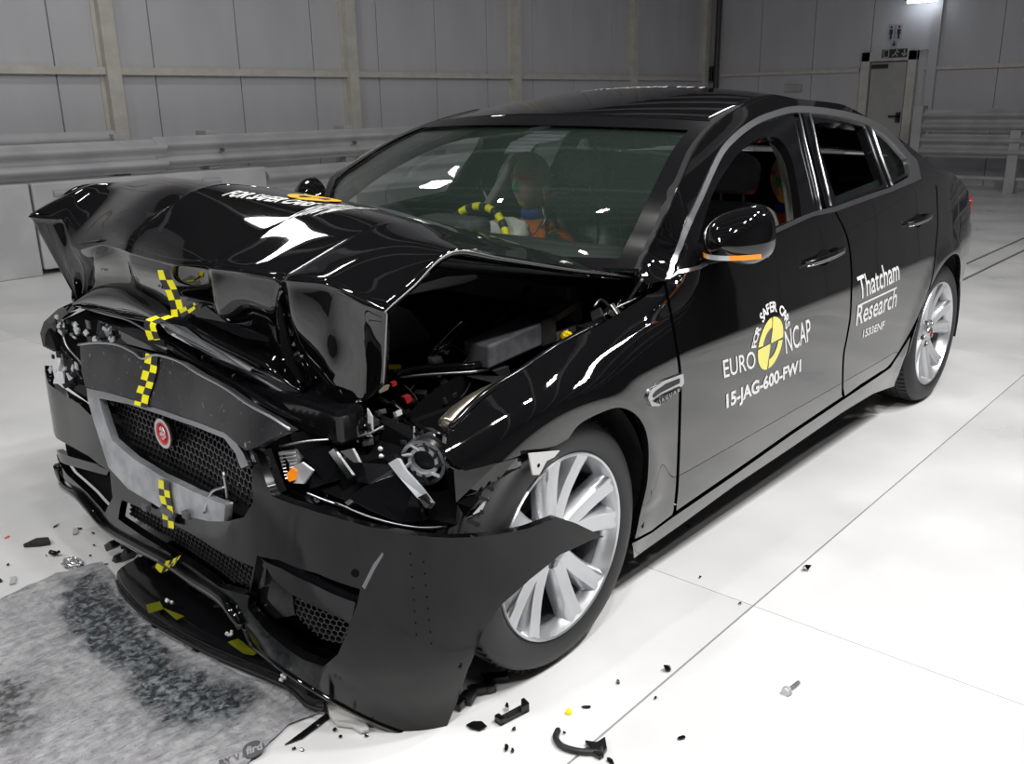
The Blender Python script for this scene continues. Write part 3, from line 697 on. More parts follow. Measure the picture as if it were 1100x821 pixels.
for i, ch in enumerate(s_):
    if ch == ' ': continue
    a = PI*.95 - PI*.84*i/(len(s_)-1); v, f = text_mesh(ch, 0, .03); v, f = refine(v, f, .4); wd = max(p[0] for p in v); V3 = []; hgt = .043
    for p in v:
        lx, ly = (p[0]-wd/2)*hgt*1.05, Rr*1.19 + p[1]*hgt; th = a - PI/2
        u = cc[0] - (lx*math.cos(th) - ly*math.sin(th)); w_ = cc[1] + (lx*math.sin(th) + ly*math.cos(th)); V3.append(ev_side(u, w_) - SIDE.normal(u, w_)*.0015)
    obj('lettering', V3, f, WHITE, DF[0])
# vent badge on the fender
vb = SH([(694, 427), (697, 419), (711, 409), (732, 401), (733, 411), (727, 420), (706, 436), (698, 436)])
o = panel('side_vent', SIDE, vb, SATIN, CAR, flip=-1, h=.02, t=.012, off=.006)
panel('vent_mesh', SIDE, SH([(699, 425), (702, 420), (713, 412), (728, 406), (728, 411), (708, 421), (700, 427)]), PLAST, o, flip=-1, h=.02, t=.002, off=.0075)
panel('vent_bar', SIDE, SH([(700, 431), (709, 424), (729, 415), (727, 419), (706, 434)]), GLOSSB, o, flip=-1, h=.02, t=.004, off=.011)
decal('vent_lettering', 'JAGUAR', (704, 433), (726, 419.5), (703.5, 429), SATIN, o, spacing=1.5, off=.013)
# arch linings, underbody and inner shell
for cx in (-.025, -2.835):
    for sg in (1, -1):
        G = [[Vector((cx + .385*math.cos(a), sg*y_, .335 + .385*math.sin(a))) for y_ in (.885, .8, .55)] for a in np.linspace(PI*.5 if cx > -1 else -.25, PI+.25, 20)]
        MB().grid(G).obj('arch_lining', PLAST, CAR, smooth=True)
        a_ = [Vector((cx, sg*.56, .33))] + [Vector((cx + .39*math.cos(a), sg*.56, .335 + .39*math.sin(a))) for a in np.linspace(-.25, PI+.25, 24)]
        MB().add(a_, [(0, i, i+1) for i in range(1, 24)]).obj('arch_wall', DARK, CAR)
MB().box((-3.6, -.6, .2), (-3.2, .6, .28)).box((-2.45, -.8, .16), (-.42, .8, .22)).box((-3.3, -.55, .2), (-2.4, .55, .26)).obj('underbody', DARK, CAR)
# ------- wheels
def wheel(cx, sg, steer=0, face=.905):
    t = thing('wheel', (cx, sg*.80, 0)); R = .33; w_ = .224
    def T(mb): mb.v = [Vector((cx, sg*.8, 0)) + Matrix.Rotation(steer, 3, 'Z') @ Vector((p.x, (p.y)*sg, p.z)) for p in mb.v]; return mb
    yo = face-.8-.008                      # outer sidewall plane, relative
    prof = [(.243, yo-.012), (.250, yo-.004), (.262, yo+.001), (.285, yo+.002), (.305, yo-.002), (.318, yo-.014), (.326, yo-.028), (.3295, yo-.045)]
    for g in range(4):
        y0 = yo-.06-g*.036; prof += [(.3305, y0), (.3305, y0-.012), (.324, y0-.014), (.324, y0-.020), (.3305, y0-.022)]
    prof += [(.3295, yo-.19), (.318, yo-.215), (.28, yo-.23), (.243, yo-.215)]
    T(MB().lathe(prof, (0, 0, R), 72)).obj('tyre', RUBBER, t, smooth=True, autosm=35, recalc=True)
    # fine lip line and tread blocks
    tb = MB()
    for k in range(72):
        a = 2*PI*k/72
        for y0, y1 in ((yo-.062, yo-.028), (yo-.196, yo-.166)):
            rot = Matrix.Rotation(a, 3, 'Y'); q = MB().box((-.0035, y0, .3285), (.0035, y1, .3315)); tb.add([rot @ p + Vector((0, 0, R)) for p in q.v], q.f)
    T(tb).obj('tread_sipes', mat('tyre_groove', (.008, .008, .008), .8), t, kind='stuff')
    rim = [(.243, yo-.012), (.2455, yo-.006), (.243, yo-.001), (.238, yo-.004), (.234, yo-.016), (.228, yo-.03), (.225, yo-.05)]
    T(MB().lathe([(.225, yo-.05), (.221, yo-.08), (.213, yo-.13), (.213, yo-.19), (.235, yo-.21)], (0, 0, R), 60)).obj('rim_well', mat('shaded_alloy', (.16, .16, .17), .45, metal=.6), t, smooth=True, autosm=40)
    T(MB().lathe(rim, (0, 0, R), 72)).obj('rim_barrel', RIMM, t, smooth=True, autosm=40)
    # hub
    hub = [(0, yo-.03), (.03, yo-.03), (.034, yo-.034), (.062, yo-.038), (.075, yo-.05), (.08, yo-.08), (.06, yo-.10), (0, yo-.10)]
    T(MB().lathe(hub, (0, 0, R), 40)).obj('hub', RIMM, t, smooth=True, autosm=40)
    T(MB().lathe([(0, yo-.022), (.024, yo-.023), (.027, yo-.03)], (0, 0, R), 24)).obj('hub_cap', REDM if sg > 0 else REDM, t, smooth=True)
    T(MB().lathe([(.017, yo-.02), (.026, yo-.021), (.029, yo-.03)], (0, 0, R), 24)).obj('hub_cap_ring', SATIN, t, smooth=True)
    for k in range(5):
        for dsg in (-1, 1):
            a = 2*PI*k/5 + PI/2 + dsg*.25 + .12; mb = MB(); G = []
            for i in range(7):
                s = i/6; r = .055 + .183*s; ac = a - dsg*.07*(1-s); wd = .025 + .003*s + .004*max(0, s-.8)/.2; yt = yo-.038 + .030*s**1.2 - .006*math.sin(PI*s); th_ = .042
                ra = Vector((math.cos(ac), 0, math.sin(ac))); ta = Vector((-math.sin(ac), 0, math.cos(ac)))
                c = ra*r + Vector((0, 0, R)); row = []
                for q, d in ((-1.25, -th_), (-1.05, -.014), (-.78, -.001), (-.45, -.0), (0, -.005), (.45, 0), (.78, -.001), (1.05, -.014), (1.25, -th_)):
                    row.append(c + ta*(wd*q) + Vector((0, yt+d, 0)))
                G.append(row)
            mb.grid(G); T(mb).obj('spoke', RIMM, t, smooth=True, autosm=50)
        a = 2*PI*k/5 + PI/2 + PI/5 + .12; c = Vector((.052*math.cos(a), 0, R + .052*math.sin(a)))
        T(MB().lathe([(0, yo-.026), (.009, yo-.026), (.0105, yo-.03), (.0105, yo-.05)], c, 6)).obj('wheel_nut', STEEL, t)
        T(MB().lathe([(.0115, yo-.037), (.016, yo-.0365), (.017, yo-.045)], c, 16)).obj('nut_recess', PLAST, t, smooth=True)
    T(MB().lathe([(.07, yo-.115), (.16, yo-.115), (.16, yo-.14), (.07, yo-.14)], (0, 0, R), 40)).obj('brake_disc', STEEL, t, smooth=True, autosm=30)
    cal = [Vector((.12*math.cos(a), yo-.095, R+.12*math.sin(a))) for a in np.linspace(PI*.75, PI*1.15, 6)] + [Vector((.17*math.cos(a), yo-.095, R+.17*math.sin(a))) for a in np.linspace(PI*1.15, PI*.75, 6)]
    T(MB().prism(cal, (0, -.08, 0))).obj('brake_caliper', GREYBOX, t)
    T(MB().lathe([(.2, yo-.16), (.04, yo-.165), (.04, yo-.3)], (0, 0, R), 30)).obj('backing_plate', DARK, t, smooth=True, autosm=30)
    t.parent = CAR; t.location -= wloc(CAR)
for cx, sg, st in ((-.025, 1, .011), (-.025, -1, .011), (-2.835, 1, 0), (-2.835, -1, 0)): wheel(cx, sg, st)
# ================================================================== crumpled bonnet
rc = random.Random(5)
HC = [  # ridge px, ridge y, bottom px, bottom y, dx1, dx2
 ((32,231),-.76,(82,322),-.67,0,0), ((50,232),-.72,(83,323),-.672,0,0), ((69,234),-.68,(84,324),-.668,.012,.01), ((80,266),-.60,(86,325),-.655,-.03,-.025),
 ((112,260),-.44,(104,309),-.50,.02,.0), ((134,267),-.28,(139,310),-.30,-.008,-.01), ((142,270),-.25,(152,318),-.24,.015,.012), ((187,282),.0,(191,333),.0,.012,.0),
 ((221,285),.13,(230,350),.13,-.018,-.03), ((229,287),.155,(246,359),.19,.024,.028), ((262,291),.27,(276,372),.28,.012,.0), ((296,297),.36,(300,386),.36,.012,.0),
 ((303,301),.378,(320,410),.415,-.03,-.035), ((309,299),.40,(333,422),.45,.022,.012), ((350,302),.52,(373,448),.60,.02,.035), ((385,318),.60,(392,432),.64,-.012,-.012), ((415,331),.68,(411,412),.67,0,0)]
YT_ = [(-.76,0),(.68,0)]
def top_pt(row, y):
    """bonnet top, rows from the windscreen forward: 3D from y"""
    rows = [
     ([(-.76,-.66),(-.5,-.58),(-.25,-.53),(0,-.50),(.25,-.52),(.5,-.56),(.72,-.60)], [(-.76,.99),(-.5,1.0),(-.25,1.0),(0,.99),(.25,.97),(.5,.95),(.72,.912)]),
     ([(-.76,-.35),(0,-.25),(.72,-.25)], [(-.76,1.085),(-.5,1.105),(-.25,1.108),(0,1.10),(.25,1.075),(.5,1.045),(.72,.992)]),
     ([(-.76,.0),(0,.03),(.5,-.02),(.72,.0)], [(-.76,1.15),(-.5,1.175),(-.25,1.175),(0,1.155),(.25,1.13),(.5,1.095),(.72,1.053)]),
     ([(-.76,.2),(0,.2),(.45,.13),(.72,.15)], [(-.76,1.178),(-.5,1.195),(-.25,1.18),(0,1.145),(.25,1.12),(.5,1.10),(.72,1.083)]),
     ([(-.76,.33),(-.3,.37),(0,.36),(.4,.28),(.72,.25)], [(-.76,1.172),(-.5,1.165),(-.25,1.13),(0,1.105),(.25,1.085),(.5,1.062),(.72,1.035)])]
    xs, zs = rows[row]; return Vector((c1(y, xs), y, c1(y, zs)))
G = [[] for _ in range(10)]
for j, (rp, ry, bp, by, d1, d2) in enumerate(HC):
    ry_, by = (ry + (.025 if 2 < j < 16 else 0)), by - (.05 if 2 < j < 16 else .02)
    R_ = un(*rp, 'y', ry_); B_ = un(*bp, 'y', by); yt = -.76 + (ry+.76)*(1.48/1.44)
    for r in range(5): 
        yy = yt if r < 3 else (yt*(.6 if r == 3 else .35) + ry*(.4 if r == 3 else .65)); p = top_pt(r, max(-.76, min(.72, yy)))
        
        G[r].append(tuple(p))
    G[5].append(tuple(R_)); 
    for r, s, d in ((6, .07, d1*.3), (7, .36, d1), (8, .70, d2)): q = R_.lerp(B_, s); q.x += d; q.y += d*.4; G[r].append(tuple(q))
    G[9].append(tuple(B_))
G[4][16] = tuple(Vector(G[3][16]).lerp(Vector(G[5][16]), .6)); G[4][15] = tuple(Vector(G[4][15]).lerp(Vector(G[3][15]).lerp(Vector(G[5][15]), .6), .7))
for j in range(17):      # bring the last top row close to the ridge so that the fold is tight
    if 1 < j < 16: G[4][j] = tuple(Vector(G[4][j]).lerp(Vector(G[5][j]) + Vector((-.03, 0, .012)), .55 + .25*(j > 7)))
G[4][0] = tuple(un(60, 214, 'y', -.76)); G[3][0] = tuple(un(97, 197, 'y', -.755))
# columns: smooth on top, flat facets with tight creases on the folded face
NV = 6; rowsF = []
for r, row in enumerate(G):
    smooth_row = cr(row, NV); lin = []
    for i in range(len(row)-1):
        for k in range(NV): t_ = k/NV; lin.append(tuple(a_*(1-t_)+b_*t_ for a_, b_ in zip(row[i], row[i+1])))
    lin.append(row[-1]); wl_ = {0: 0, 1: 0, 2: 0, 3: .0, 4: .35, 5: .9}.get(r, 1)
    rr = [tuple(p*(1-wl_)+q*wl_ for p, q in zip(a_, b_)) for a_, b_ in zip(smooth_row, lin)]
    for _ in range(1): rr = [rr[0]] + [tuple((rr[i-1][c]+2*rr[i][c]+rr[i+1][c])/4 for c in range(3)) for i in range(1, len(rr)-1)] + [rr[-1]]
    rowsF.append(rr)
HG = [[Vector(cc_[i]) for cc_ in [cr([rw[j] for rw in rowsF], 7) for j in range(len(rowsF[0]))]] for i in range(7*9+1)]
hd = thing('bonnet', (0, 0, .95)); hd.parent = CAR; hd.location -= wloc(CAR)
o = MB().grid(HG).obj('bonnet_skin', PAINT, hd, smooth=True, autosm=62)
md = o.modifiers.new('thick', 'SOLIDIFY'); md.thickness = .016; md.offset = -1 if o.data.polygons[0].normal.z < 0 else 1
md.offset = 1 if o.data.polygons[10].normal.z < 0 else -1
# edge rim along the near side: folded flange with a bright edge
nr = [r[-1] for r in HG]
MB().tube([p + Vector((0, .002, -.004)) for p in nr], .0022, 6).obj('edge_trim', STEEL, hd, smooth=True)
MB().grid([[p, p + Vector((-.01, -.01, -.016)), p + Vector((-.02, -.06, -.02))] for p in nr[:38]]).obj('inner_flange', GLOSSB, hd, smooth=True, autosm=40)
# rolled-under lip below the folded face
LP = [((84,323),(88,330),-.66), ((104,309),(110,333),-.5), ((126,308),(136,340),-.36), ((152,318),(158,344),-.22), ((191,333),(177,347),-.05), ((212,342),(211,364),.06), ((246,357),(240,378),.18), ((276,372),(273,395),.28), ((302,388),(300,407),.37), ((331,416),(331,423),.44)]
G = [[], [], [], [], []]
for a, b, y in LP:
    y -= .03 if y > -.6 else .02; A = un(*a, 'y', y); B = un(*b, 'y', y+.01); G[0].append(tuple(A + Vector((-.02, 0, .006)))); G[1].append(tuple(A + Vector((.012, .0, -.002)))); m_ = A.lerp(B, .5) + Vector((.028, .01, .004))
    G[2].append(tuple(m_)); G[3].append(tuple(B)); G[4].append(tuple(B + Vector((-.09, 0, .0))))
LG = grid_smooth(G, 5, 5)
MB().grid(LG).obj('front_lip', PAINT, hd, smooth=True, recalc=False)
MB().tube([r + Vector((.002, 0, -.003)) for r in LG[15]], .0022, 6).obj('lip_edge', STEEL, hd, smooth=True)
# torn inner sheet showing above the lip in the middle
def sheet(name, pts, m_, par, d=(-.006, 0, 0)):
    """flat piece through traced corners (px, py, y), given a real thickness"""
    return MB().prism([un(px, py, 'y', y) for px, py, y in pts], d).obj(name, m_, par, recalc=True)
SATG = mat('scraped_grey_metal', (.16, .165, .18), .4, metal=.4)
sheet('torn_edge', [(172, 348, -.03), (186, 349, .0), (197, 352, .05), (214, 365, .1), (240, 380, .2), (270, 396, .29), (268, 399, .29), (236, 386, .2), (208, 373, .08), (180, 358, .0)], SATG, hd)
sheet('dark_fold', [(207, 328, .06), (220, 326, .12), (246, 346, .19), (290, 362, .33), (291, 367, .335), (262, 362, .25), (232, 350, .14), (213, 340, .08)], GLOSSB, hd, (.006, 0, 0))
sheet('dark_fold', [(300, 322, .372), (303, 330, .385), (309, 360, .40), (318, 391, .415), (327, 410, .43), (322, 408, .42), (310, 392, .40), (304, 378, .385)], DARK, hd, (.006, 0, .002))  # black sheet laid in the crevice, its shade put into the colour
# yellow and black chequered measuring tape
def tape(name, px, wd, par, y0=None, n=9, lift=.004, sq=None, S=None):
    """px: list of (left px, right px) pairs down the tape, at y around the centre line; chequered in two columns"""
    rows = []
    for (a, b, ya, yb) in px: rows.append((un(*a, 'y', ya) + Vector((lift, .0, lift*.3)), un(*b, 'y', yb) + Vector((lift, .0, lift*.3))))
    R3 = []
    for (a, b) in rows: R3.append(tuple(a) + tuple(b))
    R3 = cr(R3, n); Lc, mb = 0, MB()
    for i in range(len(R3)-1):
        a0, b0, a1, b1 = Vector(R3[i][:3]), Vector(R3[i][3:]), Vector(R3[i+1][:3]), Vector(R3[i+1][3:]); m0, m1 = (a0+b0)/2, (a1+b1)/2
        k = int(Lc/(sq or .024)) % 2; Lc += (m1-m0).length
        mb.add([a0, m0, m1, a1], [(0, 1, 2, 3)], k); mb.add([m0, b0, b1, m1], [(0, 1, 2, 3)], 1-k)
    return mb.obj(name, [YEL, BLK], par)
tape('measuring_tape', [((174,291),(186,291),-.02,.02), ((177,303),(191,303),-.02,.02), ((184,317),(197,316),-.01,.025), ((188,331),(201,330),-.005,.03), ((189,341),(203,341),.0,.04)], 0, hd, lift=.012, sq=.026)
tape('measuring_tape', [((199,342),(187,338),.04,-.0), ((190,345),(181,340),.02,-.015), ((180,350),(168,346),.0,-.03), ((181,358),(168,356),.0,-.03), ((184,366),(172,368),.0,-.03)], 0, hd, lift=.03, sq=.024)
tape('measuring_tape', [((200,334),(204,342),.07,.07), ((211,329),(214,336),.11,.11), ((217,326),(220,331),.13,.13)], 0, hd, lift=.02, sq=.03)
# lettering and yellow ring on top of the bonnet
BT = BVHTree.FromPolygons([p for r in HG for p in r], [(i*len(HG[0])+j, i*len(HG[0])+j+1, (i+1)*len(HG[0])+j+1, (i+1)*len(HG[0])+j) for i in range(34) for j in range(len(HG[0])-1)])
def drop(x, y, off=.002, T=BT):
    h, n, *_ = T.ray_cast(Vector((x, y, 2)), Vector((0, 0, -1))); 
    if h is None: return None
    if n.z < 0: n = -n
    return h + n*off
def top_text(txt, x0, y0, hgt, par, T, name='lettering', bold=0, shear=0, m_=WHITE, off=.002, flip=1):
    """text lying on an upward face, reading from the front of the car (towards +y), letter tops towards -x"""
    v, f = text_mesh(txt, shear, bold); v, f = refine(v, f, .3); wd = max(p[0] for p in v)
    P = [drop(x0 - p[1]*hgt, y0 + p[0]*hgt, off, T) for p in v]
    if any(p is None for p in P): return
    return obj(name, P, f, m_, par)
def top_ring(cx, cy, R, par, T, off=.002):
    for a0, a1, r0 in ((0, PI/2, .01), (PI, 1.5*PI, .01), (PI/2, PI, R*.6), (1.5*PI, 2*PI, R*.6)):
        G = []
        for i in range(13):
            a = a0 + .04 + (a1-a0-.08)*i/12; G.append([drop(cx + r*math.cos(a), cy + r*math.sin(a), off, T) for r in (r0, (r0+R)/2, R)])
        if all(p is not None for r in G for p in r): MB().grid(G).obj('target_quadrant', mat('amber_vinyl', (.9, .5, .04), .5), par)
def hit_on(T, px, py):
    h, *_ = T.ray_cast(CAM, ray(px, py)); return h
def px_text(txt, pa, pb, dvec, par, T, bold=.01, m_=WHITE):
    A, B = hit_on(T, *pa), hit_on(T, *pb)
    if A is None or B is None: return
    v, f = text_mesh(txt, 0, bold); v, f = refine(v, f, .25); x1_ = max(p[0] for p in v); y1_ = max(p[1] for p in v)
    P = [drop(A.x + (B.x-A.x)*p[0]/x1_ + dvec[0]*p[1]/y1_, A.y + (B.y-A.y)*p[0]/x1_ + dvec[1]*p[1]/y1_, .002, T) for p in v]
    if all(p is not None for p in P): return obj('lettering', P, f, m_, par)
px_text('FOR SAFER CARS', (238, 210.5), (330, 222), (-.055, .0), hd, BT, .03)
px_text('EURO', (306, 236), (340, 229), (-.16, -.02), hd, BT, .02); px_text('NCAP', (336, 233), (372, 226), (-.14, -.02), hd, BT, .02)
c_ = hit_on(BT, 338, 213.5)
if c_ is not None: top_ring(c_.x, c_.y, .075, hd, BT, .003)
# the same badge on the roof
RG = BVHTree.FromPolygons([p for r in ROOFG for p in r], [(i*len(ROOFG[0])+j, i*len(ROOFG[0])+j+1, (i+1)*len(ROOFG[0])+j+1, (i+1)*len(ROOFG[0])+j) for i in range(len(ROOFG)-1) for j in range(len(ROOFG[0])-1)])
ROOFT = thing('roof_lettering', (-1.9, 0, 1.4)); ROOFT.parent = CAR; ROOFT.location -= wloc(CAR)
top_ring(-1.95, 0, .17, ROOFT, RG); top_text('EURO', -1.85, -.52, .15, ROOFT, RG); top_text('NCAP', -1.85, .19, .13, ROOFT, RG); top_text('FOR SAFER CARS', -2.16, -.3, .08, ROOFT, RG, bold=.02); top_text('15-JAG-600-FW1', -1.66, -.42, .10, ROOFT, RG, bold=.02)

# ================================================================== front face surface (plan curve x as a function of y)
XF = cr([(-.16,-.95),(.05,-.93),(.25,-.91),(.40,-.875),(.485,-.83),(.515,-.76),(.53,-.6),(.545,-.4),(.55,-.2),(.553,0),(.565,.2),(.59,.38),(.60,.5),(.59,.62),(.555,.72),(.50,.80),(.43,.865),(.34,.91),(.22,.935),(.08,.95),(-.08,.955),(-.2,.955)], 12)
XL = [0]
for a, b in zip(XF, XF[1:]): XL.append(XL[-1] + math.hypot(a[0]-b[0], a[1]-b[1]))
def ev_front(u, z):
    u = min(max(u, 0), XL[-1]-1e-6); k = int(np.searchsorted(XL, u, 'right'))-1; t = (u-XL[k])/(XL[k+1]-XL[k]) if XL[k+1] > XL[k] else 0
    x = XF[k][0]*(1-t) + XF[k+1][0]*t; y = XF[k][1]*(1-t) + XF[k+1][1]*t
    tx, ty = XF[k+1][0]-XF[k][0], XF[k+1][1]-XF[k][1]; l = math.hypot(tx, ty); nx, ny = ty/l, -tx/l     # outward
    s = c1(z, [(-.05, -.075), (.05, -.055), (.14, -.025), (.22, -.004), (.32, .004), (.45, 0), (.6, -.002), (.68, -.02), (.82, -.06), (.95, -.12)])
    return Vector((x + nx*s, y + ny*s*.8, z))
FS = Surf(ev_front, 0, XL[-1]-.001, -.05, .95, 260, 60)
FH = FS.hits
def fpanel(name, px, m_, par=CAR, holes=(), **k): return panel(name, FS, clean(FH(px)), m_, par, holes=[clean(FH(h_)) for h_ in holes], **k)
n0 = FS.normal(XL[-1]*.5, .4); FLP = 1 if n0.x > 0 else -1
h_grille = [(98,420),(112,426),(141,433),(164,441),(202,454),(246,470),(262,482),(272,500),(272,540),(262,556),(245,560),(205,554),(176,545),(141,525),(120,501),(106,457)]
h_low = [(131,537),(160,550),(191,566),(229,589),(272,609),(268,640),(235,631),(182,594),(150,574),(127,558)]
h_fogf = [(45,465),(60,470),(95,490),(118,507),(121,535),(113,551),(95,531),(72,510),(53,490)]
h_fogn = [(276,597),(300,602),(340,616),(387,633),(384,648),(372,682),(363,703),(348,716),(326,709),(290,682),(266,654),(271,625)]
bump = [(46,394),(52,412),(70,425),(85,434),(97,446),(104,440),(97,418)] + [(112,423),(141,430),(164,438),(202,451),(246,467),(264,478)] + [(276,488),(283,510),(292,533),(325,545),(361,556),(400,567),(436,574),(484,578),(537,574),(567,568),(599,556),(618,562),(649,577),
        (636,580),(602,596),(570,622),(537,651),(517,682),(503,719),(490,757),(474,797),(433,786),(393,771),(357,751),(311,722),(280,701),(262,676),(253,650),(222,630),(178,604),(116,566),(95,546),(84,530),(66,512),(53,495),(42,457),(38,420)]
BC = thing('bumper_cover', (.4, 0, .1)); BC.parent = CAR; BC.location -= wloc(CAR)
fpanel('cover_skin', bump, PAINT_D, BC, holes=[h_grille, h_low, h_fogf, h_fogn], h=.028, t=.022, flip=FLP)
# chrome band round the grille
band = [(97,419),(106,457),(120,501),(141,524),(176,545),(205,554),(228,559),(245,559),(246,541),(234,537),(211,527),(176,510),(147,492),(124,472),(115,445),(110,424)]
fpanel('grille_band', band, BANDM, BC, h=.02, t=.02, off=.010, flip=FLP)
fpanel('grille_trim', [(97,417),(120,422),(141,428),(164,436),(202,449),(246,465),(258,474),(267,488),(272,500),(264,503),(258,487),(246,471),(202,454.5),(164,441.5),(141,434),(112,428),(100,424)], SATIN, BC, h=.02, t=.01, off=.012, flip=FLP)
# grilles: honeycomb wires in front of a dark backing
def honey(name, px, cell, wire, par, off=-.035, m_=GLOSSB):
    poly = clean(FH(px)); us = [p[0] for p in poly]; vs_ = [p[1] for p in poly]; mb = MB(); r = 0; v = min(vs_); dz = cell*.75
    def P(u, v, o): return ev_front(u, v) + FS.normal(u, v)*FLP*o
    while v < max(vs_)+cell:
        u = min(us) + (r % 2)*cell*.433*1.0
        while u < max(us)+cell:
            c = [(u + cell*.5*math.sin(PI/3*k), v + cell*.5*math.cos(PI/3*k)) for k in range(7)]
            for k in (0, 1, 2):
                a, b = c[k], c[k+1]
                if inside(((a[0]+b[0])/2, (a[1]+b[1])/2), poly):
                    A, B = P(*a, off), P(*b, off); A2, B2 = P(*a, off-.02), P(*b, off-.02); t_ = (B-A).normalized().cross((A-A2).normalized())*wire
                    mb.add([A+t_, B+t_, B-t_, A-t_, A2+t_, B2+t_, B2-t_, A2-t_], [(0,1,2,3), (0,4,5,1), (3,2,6,7)])
            u += cell*.866
        v += dz; r += 1
    mb.obj(name, m_, par, kind='stuff'); 
    fpanel(name.replace('mesh', 'backing'), px, DARK, par, h=.08, t=.002, off=off-.06, flip=FLP)
GM = mat('grille_black', (.02, .02, .022), .35, spec=.5)
GI = [(98,421),(112,427),(141,434),(164,442),(202,455),(246,471),(260,482),(272,500),(273,540),(262,556),(246,548),(234,541),(211,531),(176,514),(147,496),(124,476),(112,446)]
honey('grille_mesh', GI, .026, .0017, BC, m_=GM)
honey('lower_grille_mesh', h_low, .024, .0016, BC, m_=GM)
honey('fog_grille_mesh', [(304,640),(330,652),(370,668),(372,684),(362,704),(340,700),(304,668)], .02, .0014, BC, m_=GM)
fpanel('fog_backing', h_fogn, DARK, BC, h=.08, t=.002, off=-.12, flip=FLP); fpanel('fog_backing', h_fogf, DARK, BC, h=.05, t=.002, off=-.03, flip=FLP)
# blades across the fog openings
fpanel('fog_blade', [(279,602),(283,605),(300,612),(332,628),(381,649),(376,671),(350,659),(326,648),(303,634),(289,620)], GLOSSB, BC, h=.02, t=.03, off=-.006, flip=FLP)
fpanel('fog_side_plate', [(274,600),(280,604),(302,636),(306,668),(284,672),(266,655)], GLOSSB, BC, h=.03, t=.02, off=-.03, flip=FLP)
fpanel('fog_blade', [(52,486),(75,491),(100,498),(116,506),(114,511),(95,506),(72,500),(56,493)], GLOSSB, BC, h=.02, t=.02, off=-.002, flip=FLP)
# lower lip bar
lb = [FS.hit(*p) for p in [(56,503),(68,518),(84,531),(100,548),(118,568),(150,587),(182,604),(215,627),(245,648),(262,672)]]
P = [ev_front(*p) + Vector((.006, 0, 0)) for p in cr(lb, 5)]
MB().tube(P, [.012]*2 + [.014]*(len(P)-4) + [.012]*2, 10).obj('lower_lip', PAINT, BC, smooth=True)
lb2 = [FS.hit(*p) for p in [(262,674),(272,694),(294,712),(330,737),(357,753),(393,772),(433,788),(474,798)]]
MB().tube([ev_front(*p) for p in cr(lb2, 5)], .006, 8).obj('lower_lip', PAINT, BC, smooth=True)
# tow cover / scuff marks, sensor holes
for px in [(432.0,594.0)]+[(441+i*.9, 595+i*12.4) for i in range(8)]+[(455+i*1.2, 604+i*12.5) for i in range(8)]:
    u, v = FS.hit(*px); r = .0045 if px == (432.0, 594.0) else .0017
    if px == (432.0, 594.0): u, v = FS.hit(381.5, 616); r = .009
    c = ev_front(u, v); n = FS.normal(u, v)*FLP; t1_ = n.cross(Vector((0, 0, 1))).normalized(); t2_ = n.cross(t1_)
    MB().add([c + n*.0012 + t1_*r*math.cos(a) + t2_*r*1.1*math.sin(a) for a in np.linspace(0, 2*PI, 10, endpoint=False)], [tuple(range(10))]).obj('sensor_hole' if r > .005 else 'paint_chip', DARK, BC)
u_, v_ = FS.hit(400, 612)
fpanel('scratch', [(389,630),(401,606),(411,593),(412,596),(403,611),(392,633)], SATG, BC, h=.02, t=.001, off=.0015, flip=FLP)
# badge
u, v = FS.hit(174.5, 466); bc = ev_front(u, v) + Vector((-.012, 0, 0)); bt = thing('badge', tuple(bc)); bt.parent = CAR; bt.location -= wloc(CAR)
def disc(name, r0, r1, d, m_, par=bt, n=36):
    G = []
    for i in range(n): a = 2*PI*i/n; G.append([bc + Vector((h_, r*math.cos(a), r*math.sin(a))) for r, h_ in ((r1, d-.006), (r1, d), (r0, d), (r0, d-.006))])
    return MB().grid(G, closed_u=True).obj(name, m_, par, smooth=True, autosm=40)
disc('ring', .031, .040, .012, SATIN); disc('enamel', .026, .031, .010, REDM); disc('plate', .0, .026, .006, REDM); disc('backplate', .0, .041, -.001, GLOSSB)
hb_ = MB(); 
cat = [(-.015,.012),(-.010,.019),(-.004,.015),(.003,.019),(.009,.013),(.014,.006),(.012,-.003),(.016,-.009),(.008,-.013),(.004,-.019),(-.004,-.017),(-.009,-.010),(-.016,-.006),(-.012,.003)]
hb_.prism([bc + Vector((.006, a, b)) for a, b in cat], (.007, 0, 0)); o = hb_.obj('emblem', SATIN, bt, recalc=True); bevel(o, .002, 2)
for a, b, r in ((-.006, .006, .0028), (.006, .005, .0028), (0, -.008, .004)): MB().prism([bc + Vector((.0132, a + r*math.cos(t_), b + r*.8*math.sin(t_))) for t_ in np.linspace(0, 2*PI, 8, endpoint=False)], (.001, 0, 0)).obj('emblem_recess', REDM, bt)
# header panel above the grille (bonnet nose skin)
hdr = [(91,371),(110,369),(132,371),(150,379),(160,386),(174,382),(199,389),(220,402),(250,418),(278,437),(300,449),(319,462),(300,470),(282,480),(270,484),(262,478),(246,464),(202,448),(164,435),(141,427),(97,416),(93,400)]
DUSTY = noisy(mat('dusty_nose_paint', (.02, .02, .022), .3, coat=.3), 9, (.008, .008, .0095), (.035, .036, .04), .4, .75, rough=(.25, .45), bump=.03)
_b = DUSTY.node_tree.nodes['Principled BSDF']; _l = _b.inputs['Base Color'].links[0].from_socket; _n = N(DUSTY, 'ShaderNodeTexNoise'); _n.inputs['Scale'].default_value = 75; _n.inputs['Detail'].default_value = 3
_r = N(DUSTY, 'ShaderNodeMapRange'); _r.inputs['From Min'].default_value = .66; _r.inputs['From Max'].default_value = .76; _t = N(DUSTY, 'ShaderNodeTexCoord'); L(DUSTY, _t.outputs['Object'], _n.inputs['Vector']); L(DUSTY, _n.outputs['Fac'], _r.inputs[0])
